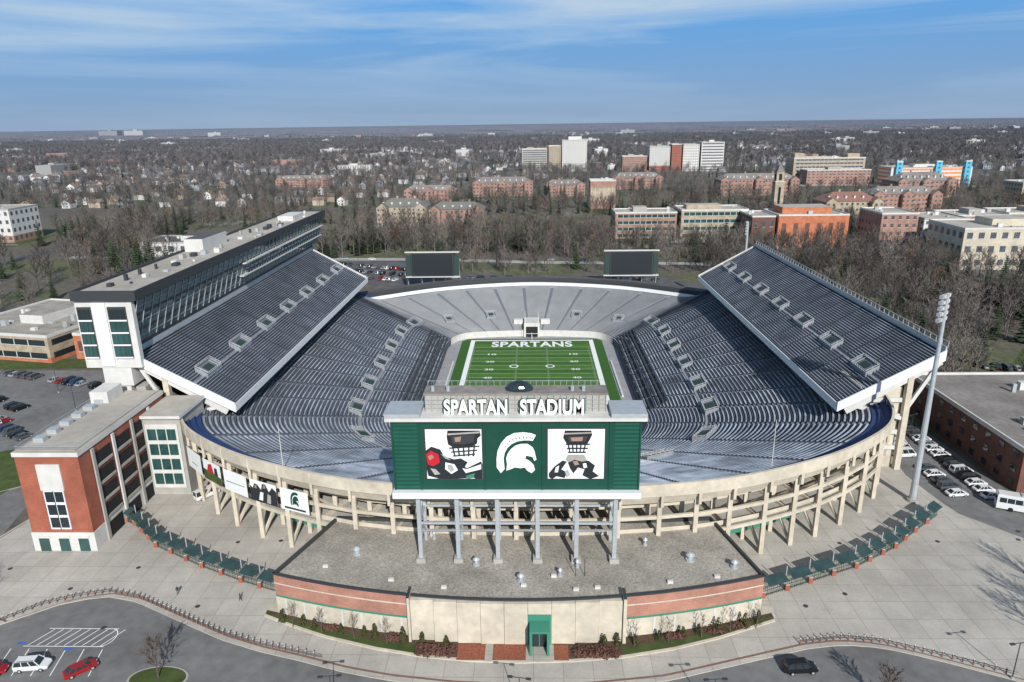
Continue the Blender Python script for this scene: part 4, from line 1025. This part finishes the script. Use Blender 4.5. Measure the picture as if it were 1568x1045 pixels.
m.box(-6.2,6.2,-1.27,1.27,.45,3.5,'p_white'); m.box(-6.0,5.9,-1.1,1.1,3.51,3.65,'offw')
for s_ in(-1,1):
    m.box(-5.9,5.7,s_*1.275,s_*1.3,1.9,3.0,'glass')
    for k in range(9): m.box(-5.9+k*1.4,-5.8+k*1.4,s_*1.301,s_*1.32,1.9,3.0,'p_white')
    for x in(-3.6,4.2): m.cyl((x,s_*1.0,.5),(x,s_*1.3,.5),.5,.5,'tire',14)
m.box(6.201,6.25,-1.1,1.1,1.4,3.2,'glass'); m.box(-6.25,-6.201,-1,1,2,3,'glass'); m.box(-2,2,-.8,.8,3.66,3.85,'steel')
m.obj('body',cb)
def person(x,y,rot):
    V=[(0,0,.95),(0,0,1.2),(0,0,1.42),(0,0,1.52),(0,.02,1.68),(.19,0,1.4),(.26,.05,1.12),(.27,.16,.88),(-.19,0,1.4),(-.26,-.05,1.12),(-.27,.02,.86),(.1,0,.9),(.12,.14,.5),(.12,.2,.06),(.12,.34,.03),(-.1,0,.9),(-.11,-.08,.5),(-.11,-.26,.08),(-.11,-.14,.03)]
    E=[(0,1),(1,2),(2,3),(3,4),(2,5),(5,6),(6,7),(2,8),(8,9),(9,10),(0,11),(11,12),(12,13),(13,14),(0,15),(15,16),(16,17),(17,18)]
    rad=[.15,.15,.16,.06,.105,.07,.05,.035,.07,.05,.035,.1,.065,.045,.04,.1,.065,.045,.04]
    me=bpy.data.meshes.new('person'); me.from_pydata(V,E,[]); me.materials.append(M['cloth'])
    o=bpy.data.objects.new('person',me); o.location=(x,y,.12); o.rotation_euler.z=rot; bpy.context.collection.objects.link(o)
    o.modifiers.new('s','SKIN')
    for i_,r_ in enumerate(rad): me.skin_vertices[0].data[i_].radius=(r_,r_*.8)
    me.skin_vertices[0].data[0].use_root=True
    u=o.modifiers.new('u','SUBSURF'); u.levels=1; u.render_levels=1
try:
    person(-63.5,105.5,.5); person(-51.5,103.8,2)
except Exception as ex: print('person',ex)
# ------------------------------------------------------------------ trees
def bare_tree(seed,h=16,nl=14,nsub=5,ntw=6,tw=.13,k='bark',spread=.38,leaf=None):
    rr=random.Random(seed); m=MB()
    m.cyl((0,0,-.2),(rr.uniform(-.3,.3),rr.uniform(-.3,.3),h*.55),h*.018,h*.009,k,6)
    top=Vector((rr.uniform(-.3,.3),rr.uniform(-.3,.3),h*.55)); m.cyl(top,top+Vector((0,0,h*.35)),h*.009,h*.003,k,4)
    def sliver(p,q,w):
        d=(q-p); s=d.cross(Vector((rr.uniform(-1,1),rr.uniform(-1,1),rr.uniform(-1,1)))).normalized()*w/2
        m.face([p-s,p+s,q],k)
    for i in range(nl):
        f=.22+.68*(i/nl); z=h*f; a=i*2.4+rr.uniform(-.4,.4)
        ln=h*spread*(1.05-abs(f-.45)*1.1)*rr.uniform(.8,1.15)
        base=Vector((0,0,z)); el=rr.uniform(.55,1.0)+.3*f
        d=Vector((math.cos(a)*math.cos(el),math.sin(a)*math.cos(el),math.sin(el)))
        tip=base+d*ln; m.cyl(base,tip,h*.006,h*.0018,k,3)
        for j in range(nsub):
            g=.3+.7*j/nsub; b0=base+d*ln*g
            d2=(d+Vector((rr.uniform(-.9,.9),rr.uniform(-.9,.9),rr.uniform(-.1,.7)))).normalized(); l2=ln*.45*rr.uniform(.7,1.2)
            e=b0+d2*l2; sliver(b0,e,tw*1.6)
            for t_ in range(ntw):
                c0=b0+d2*l2*rr.uniform(.2,1); d3=(d2+Vector((rr.uniform(-1,1),rr.uniform(-1,1),rr.uniform(-.3,.9)))).normalized()
                c1=c0+d3*h*.09*rr.uniform(.6,1.3); sliver(c0,c1,tw)
                if leaf:
                    u=Vector((rr.uniform(-1,1),rr.uniform(-1,1),rr.uniform(-1,1)))*.25; w=Vector((rr.uniform(-1,1),rr.uniform(-1,1),rr.uniform(-1,1)))*.25
                    m.face([c1+u,c1+w,c1-u,c1-w],leaf)
    return m
def pine_tree(seed,h=15,layers=15,n=9):
    rr=random.Random(seed); m=MB(); m.cyl((0,0,0),(0,0,h*.95),h*.014,h*.003,'bark',5)
    for L in range(layers):
        f=L/layers; z=h*(.1+.88*f); r=h*.2*(1-f)**.8+.25
        for q in range(n):
            a=q*2*math.pi/n+L*1.1+rr.uniform(-.25,.25); rl=r*rr.uniform(.7,1.2)
            t=Vector((math.cos(a)*rl,math.sin(a)*rl,z-rl*.28+rr.uniform(-.2,.2))); s=Vector((-math.sin(a),math.cos(a),0))*rl*.34
            c=Vector((0,0,z+.3)); mid=c.lerp(t,.6)
            m.face([c,mid+s+Vector((0,0,-.2)),t,mid-s+Vector((0,0,-.25))],'pine')
    return m
def instancer(name,mb_child,childname,places):
    v=[];f=[]
    for (x,y,z,s,r) in places:
        h=s/2; i=len(v)
        for a in (0,1,2,3):
            an=r+math.pi/4+a*math.pi/2; v.append((x+h*1.41421*math.cos(an),y+h*1.41421*math.sin(an),z))
        f.append((i,i+1,i+2,i+3))
    me=bpy.data.meshes.new(name); me.from_pydata(v,[],f); p=bpy.data.objects.new(name,me); bpy.context.collection.objects.link(p)
    p.instance_type='FACES'; p.use_instance_faces_scale=True; p.instance_faces_scale=1.0; p.show_instancer_for_render=False; p.show_instancer_for_viewport=False
    mb_child.obj(childname,p); return p
def blocked(x,y):
    for cx,cy,w,d in FOOT:
        if abs(x-cx)<w and abs(y-cy)<d: return True
    for cx,cy,w,d in FOOT:
        if 400<cy<1000 and abs(x-cx)<w and cy-d-14<y<cy-d: return R.random()>.35
    if -108<x<104 and 80<y<352: return True
    if 84<x<120 and 80<y<335: return True
    if -108>x>-125 and 80<y<235: return True
    if -215<x<-105 and 165<y<232: return True
    if -142<x<-40 and 350<y<430: return True
    if -40<x<98 and 350<y<380: return True
    if -60<x<160 and abs(y-(416-x*.1))<7: return True
    if -142<x<0 and 420<y<436: return True
    if -250<x<-135 and 425<y<570: return True
    if -215<x<-125 and 335<y<410: return R.random()>.06
    if y<130 and -115<x<135: return True
    if abs(y-705)<10 or abs(y-890)<11 : return True
    if 150<x<215 and 205<y<250: return True
    if 185<x<240 and 325<y<340: return True
    return False
NV=5
bareP=[[] for _ in range(NV)]; pineP=[[],[]]; farP=[[],[]]; rustP=[]
def infr(x,y,m=1.0): return abs(x)<(y*.76+60)*m
def scatter(x0,x1,y0,y1,sp,hs=(.85,1.25),pine=.05,dens=1.0,rust=.03,noisecut=None):
    y=y0
    while y<y1:
        x=x0
        while x<x1:
            px=x+R.uniform(-.5,.5)*sp; py=y+R.uniform(-.5,.5)*sp
            if infr(px,py) and R.random()<dens and not blocked(px,py):
                nv=noise.noise(Vector((px*.011,py*.011,0)))
                if noisecut is None or nv>noisecut+R.uniform(-.1,.1):
                    s=R.uniform(*hs); pl=(px,py,0,s,R.uniform(0,6.28))
                    pn=noise.noise(Vector((px*.02+50,py*.02,3)))
                    q=R.random()
                    if q<pine or (pn>.38 and q<.55): pineP[R.randrange(2)].append(pl)
                    elif q>1-rust: rustP.append(pl)
                    else: bareP[R.randrange(NV)].append(pl)
            x+=sp
        y+=sp
scatter(-60,150,384,425,8,(.55,.95),.05,.75,.10)
scatter(-300,50,430,505,8,(.8,1.1),.06,.9,.05)
scatter(50,330,430,505,8,(.6,.95),.06,.9,.06)
scatter(95,330,300,430,7.5,(.7,1.05),.08,.95,.05)
scatter(120,300,190,300,8.5,(.75,1.1),.08,.9)
scatter(-330,-105,236,425,11,(.7,1.1),.12,.6)
scatter(-420,450,505,700,10.5,(.7,1.1),.14,.85,.06,-.14)
scatter(-760,800,700,1300,12,(.6,1.0),.09,.9,.04,-.15)
for _ in range(36000):
    y=math.sqrt(R.uniform(1300**2,4000**2)); x=R.uniform(-1,1)*(y*.76+60)
    if noise.noise(Vector((x*.004,y*.004,7)))<-.23: continue
    if R.random()<.06: pineP[0].append((x,y,0,R.uniform(.6,1.1),0)); continue
    farP[R.randrange(2)].append((x,y,0,R.uniform(.75,1.25),R.uniform(0,6.28)))
for cx,cy,n_ in ((-238,395,16),(-205,372,14),(-120,455,10),(-110,470,8),(-8,468,6),(62,520,5),(210,300,8),(150,340,6),(-70,640,6),(-330,500,10),(120,455,4),(20,760,8)):
    for _ in range(n_): 
        x=cx+R.gauss(0,9);y=cy+R.gauss(0,9)
        pineP[R.randrange(2)].append((x,y,0,R.uniform(.8,1.35),R.uniform(0,6)))
for v_ in range(NV): instancer('bare_woodland',bare_tree(10+v_,16.5,14,5,5,.15),'bare_tree_mesh',bareP[v_])
for v_ in range(2): instancer('evergreen_trees',pine_tree(30+v_,16),'pine_tree_mesh',pineP[v_])
instancer('autumn_trees',bare_tree(40,13,13,5,5,.13,'bark',.4,'barkr'),'autumn_tree_mesh',rustP)
for v_ in range(2): instancer('distant_woodland',bare_tree(60+v_,15,11,4,2,.7),'distant_tree_mesh',farP[v_])
def patch(seed):
    rr=random.Random(seed); m=MB()
    for _ in range(60):
        x=rr.uniform(-90,90);y=rr.uniform(-90,90);h=rr.uniform(8,15);w=rr.uniform(4,8)
        for q in range(5):
            a=q*1.26; a2=a+1.26
            m.face([(x+w*math.cos(a),y+w*math.sin(a),h*.35),(x+w*math.cos(a2),y+w*math.sin(a2),h*.35),(x+rr.uniform(-1,1),y,h)],'bark')
            m.face([(x+w*math.cos(a),y+w*math.sin(a),h*.35),(x+w*math.cos(a2),y+w*math.sin(a2),h*.35),(x,y,0)],'bark')
    return m
pp=[]
for _ in range(6000):
    y=math.sqrt(R.uniform(3400**2,18000**2)); x=R.uniform(-1,1)*(y*.76)
    pp.append((x,y,0,1,R.uniform(0,6.28)))
instancer('horizon_woodland',patch(1),'woodland_patch_mesh',pp)
def house(seed,wall,roof,L=12,W=8.5,h=5.5):
    m=MB(); m.box(-L/2,L/2,-W/2,W/2,0,h,wall); rh=3.2
    A=(-L/2-.4,-W/2-.4,h);B=(L/2+.4,-W/2-.4,h);C=(L/2+.4,W/2+.4,h);D=(-L/2-.4,W/2+.4,h);p=(-L/2-.4,0,h+rh);q=(L/2+.4,0,h+rh)
    m.face([A,B,q,p],roof);m.face([C,D,p,q],roof);m.face([B,C,q],wall);m.face([D,A,p],wall)
    for fl in(1,3.6):
        for x in(-4,-1,2,4.6): m.box(x-.5,x+.5,-W/2-.06,-W/2-.02,fl,fl+1.4,'glass')
        for y in(-2,1.5): m.box(L/2+.02,L/2+.06,y-.5,y+.5,fl,fl+1.4,'glass'); m.box(-L/2-.06,-L/2-.02,y-.5,y+.5,fl,fl+1.4,'glass')
    m.box(1.5,2.3,.5,1.3,h+1,h+rh+1.2,'brickp'); return m
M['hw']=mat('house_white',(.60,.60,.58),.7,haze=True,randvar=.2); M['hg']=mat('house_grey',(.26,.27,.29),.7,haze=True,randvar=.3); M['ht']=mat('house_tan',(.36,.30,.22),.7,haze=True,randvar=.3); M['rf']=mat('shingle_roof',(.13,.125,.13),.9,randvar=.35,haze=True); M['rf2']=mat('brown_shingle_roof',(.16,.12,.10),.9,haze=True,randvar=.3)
hp=[[],[],[],[]]
y=930
while y<2800:
    x=-y*.8
    while x<y*.8:
        px=x+R.uniform(-8,8);py=y+R.uniform(-6,6)
        if not blocked(px,py) and noise.noise(Vector((px*.0035+9,py*.0035,1)))>-.15 and R.random()<(.6 if px<-100 else .42) and not(py<1300 and -40<px<520 and R.random()<.6):
            hp[R.choice([0,1,1,2,3])].append((px,py,0,R.uniform(.8,1.3),R.choice([0,1.57,3.14,4.71])+R.uniform(-.06,.06)))
        x+=24
    y+=38
x=-560
while x<-150:
    for yy in (740,775,820,860):
        if R.random()<.5: hp[R.randrange(4)].append((x+R.uniform(-6,6),yy,0,1,R.choice([0,1.57])))
    x+=26
for q,(w,r_) in enumerate((('hw','rf'),('hg','rf'),('ht','rf2'),('hw','rf2'))): instancer('suburban_houses',house(q,w,r_),'house_mesh',hp[q])
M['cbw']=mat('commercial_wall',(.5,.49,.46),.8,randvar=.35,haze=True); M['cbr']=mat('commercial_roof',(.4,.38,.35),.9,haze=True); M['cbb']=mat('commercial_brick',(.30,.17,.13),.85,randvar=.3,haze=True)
cbp=[]
for _ in range(190):
    y=math.sqrt(R.uniform(1250**2,5200**2)); x=R.uniform(-1,1)*y*.75; cbp.append((x,y,0,R.uniform(.6,1.5),R.choice([0,1.57])))
big=[(-4000,6900,0,4,0),(-3700,6800,0,4,0),(-2600,6000,0,2.4,0),(1500,3300,0,1.6,0),(-1500,3000,0,1.4,0),(-600,4200,0,1.8,0),(600,4600,0,2,0)]
cbm=MB(); cbm.box(-22,22,-11,11,0,13,'cbw','cbr')
for fl in range(4):
    for k in range(10): cbm.box(-20+k*4.1,-17.6+k*4.1,-11.08,-11.02,1+fl*3.1,2.8+fl*3.1,'winf')
cbm.box(-5,4,-4,4,13.01,15.5,'cbw')
instancer('commercial_blocks',cbm,'commercial_block_mesh',cbp[::2]+big)
cb2=MB(); cb2.box(-20,20,-8,8,0,11,'cbb','cbr')
for fl in range(3):
    for k in range(9): cb2.box(-18.5+k*4.1,-16.9+k*4.1,-8.08,-8.02,1.2+fl*3.3,2.8+fl*3.3,'winf')
instancer('brick_blocks',cb2,'brick_block_mesh',cbp[1::2])
for x,y,h in ((-57,85.8,7),(50,81.5,6.5),(-112,106,9),(-118,118,10),(86,85.5,14),(89,93,13),(94,99,14),(92,87,13),(-97,95,11),(-103,99,12)):
    m=bare_tree(int(x*3+500),h,16,6,6,.085,'barkn'); m.obj('bare_tree',loc=(x,y,.1))
for x in (-40,-34.8,-29,-23.5,16,21.5,27,32,36.5):
    m=bare_tree(int(x*5+700),4.6,10,4,5,.035,'barkn',.3); m.obj('young_bare_tree',loc=(x,arcpt(x)-2.4,.3))
# ------------------------------------------------------------------ world, sun, camera
EL=math.radians(32); AZ=math.radians(15)
w=bpy.data.worlds.new('World'); sc.world=w; w.use_nodes=True; nt=w.node_tree; bg=nt.nodes['Background']
sky=nt.nodes.new('ShaderNodeTexSky'); sky.sky_type='NISHITA'; sky.sun_disc=False; sky.sun_elevation=EL; sky.sun_rotation=math.pi-AZ
sky.air_density=1.0; sky.dust_density=.4; sky.ozone_density=3.0; sky.altitude=0
bg.inputs['Strength'].default_value=.075
tc=nt.nodes.new('ShaderNodeTexCoord'); sp_=nt.nodes.new('ShaderNodeSeparateXYZ'); nt.links.new(tc.outputs['Generated'],sp_.inputs[0])
def mapr(v,a,b_,c,d):
    n=nt.nodes.new('ShaderNodeMapRange'); n.inputs['From Min'].default_value=a; n.inputs['From Max'].default_value=b_; n.inputs['To Min'].default_value=c; n.inputs['To Max'].default_value=d; nt.links.new(v,n.inputs['Value']); return n.outputs[0]
def mixc(f,a,b_):
    n=nt.nodes.new('ShaderNodeMix'); n.data_type='RGBA'
    nt.links.new(f,n.inputs['Factor'])
    for k_,v in (('A',a),('B',b_)):
        if isinstance(v,tuple): n.inputs[k_].default_value=(*v,1)
        else: nt.links.new(v,n.inputs[k_])
    return n.outputs['Result']
haze=mixc(mapr(sp_.outputs['Z'],0.0,.16,0,1),(3.3,4.9,7.4),(1.2,5.0,11.0))
skyc=mixc(mapr(sp_.outputs['Z'],.15,.5,0.92,0),sky.outputs[0],haze)
def cloud(sx,sy,rot,loc,lo,hi,mx_):
    cb_=nt.nodes.new('ShaderNodeCombineXYZ'); nt.links.new(sp_.outputs['X'],cb_.inputs['X']); nt.links.new(sp_.outputs['Z'],cb_.inputs['Y']); nt.links.new(sp_.outputs['Y'],cb_.inputs['Z'])
    mp=nt.nodes.new('ShaderNodeMapping'); mp.inputs['Scale'].default_value=(sx,sy,.6); mp.inputs['Rotation'].default_value=(0,0,rot); mp.inputs['Location'].default_value=loc; nt.links.new(cb_.outputs[0],mp.inputs['Vector'])
    nz=nt.nodes.new('ShaderNodeTexNoise'); nz.inputs['Scale'].default_value=1.0; nz.inputs['Detail'].default_value=8; nz.inputs['Roughness'].default_value=.55; nz.inputs['Distortion'].default_value=.5; nt.links.new(mp.outputs[0],nz.inputs['Vector'])
    return mapr(nz.outputs['Fac'],lo,hi,0,mx_)
c1=cloud(1.6,20,.05,(2.3,.4,0),.41,.70,.82)
c2=cloud(4.5,46,.12,(5.3,1.4,0),.45,.75,.5)
mm=nt.nodes.new('ShaderNodeMath'); mm.operation='MULTIPLY'; nt.links.new(c1,mm.inputs[0]); nt.links.new(mapr(sp_.outputs['Z'],.015,.085,.25,1),mm.inputs[1])
m2=nt.nodes.new('ShaderNodeMath'); m2.operation='MULTIPLY'; nt.links.new(c2,m2.inputs[0]); nt.links.new(mm.outputs[0],m2.inputs[1])
m3=nt.nodes.new('ShaderNodeMath'); m3.operation='ADD'; m3.use_clamp=True; nt.links.new(mm.outputs[0],m3.inputs[0]); nt.links.new(m2.outputs[0],m3.inputs[1])
fin=mixc(m3.outputs[0],skyc,(6.4,8.2,10.2))
nt.links.new(fin,bg.inputs['Color'])
sd=bpy.data.lights.new('sun','SUN'); sd.energy=5.0; sd.angle=math.radians(.5); sd.color=(1,.97,.925); so=bpy.data.objects.new('sun',sd); bpy.context.collection.objects.link(so)
ts=Vector((math.sin(AZ)*math.cos(EL),-math.cos(AZ)*math.cos(EL),math.sin(EL))); so.rotation_euler=ts.to_track_quat('Z','Y').to_euler(); so.location=(0,0,200)
cd=bpy.data.cameras.new('camera'); cd.sensor_width=36; cd.lens=1080/1568*36; cd.clip_end=60000; cd.clip_start=1
cam=bpy.data.objects.new('camera',cd); bpy.context.collection.objects.link(cam); sc.camera=cam
p=math.atan(335/1080); yaw=math.atan(.0295); roll=math.radians(.8)
cam.matrix_world=Matrix.Translation((0,0,80))@Matrix.Rotation(yaw,4,'Z')@Matrix.Rotation(math.pi/2-p,4,'X')@Matrix.Rotation(-roll,4,'Z')
sc.view_settings.view_transform='Standard'; sc.view_settings.look='None'; sc.view_settings.exposure=0
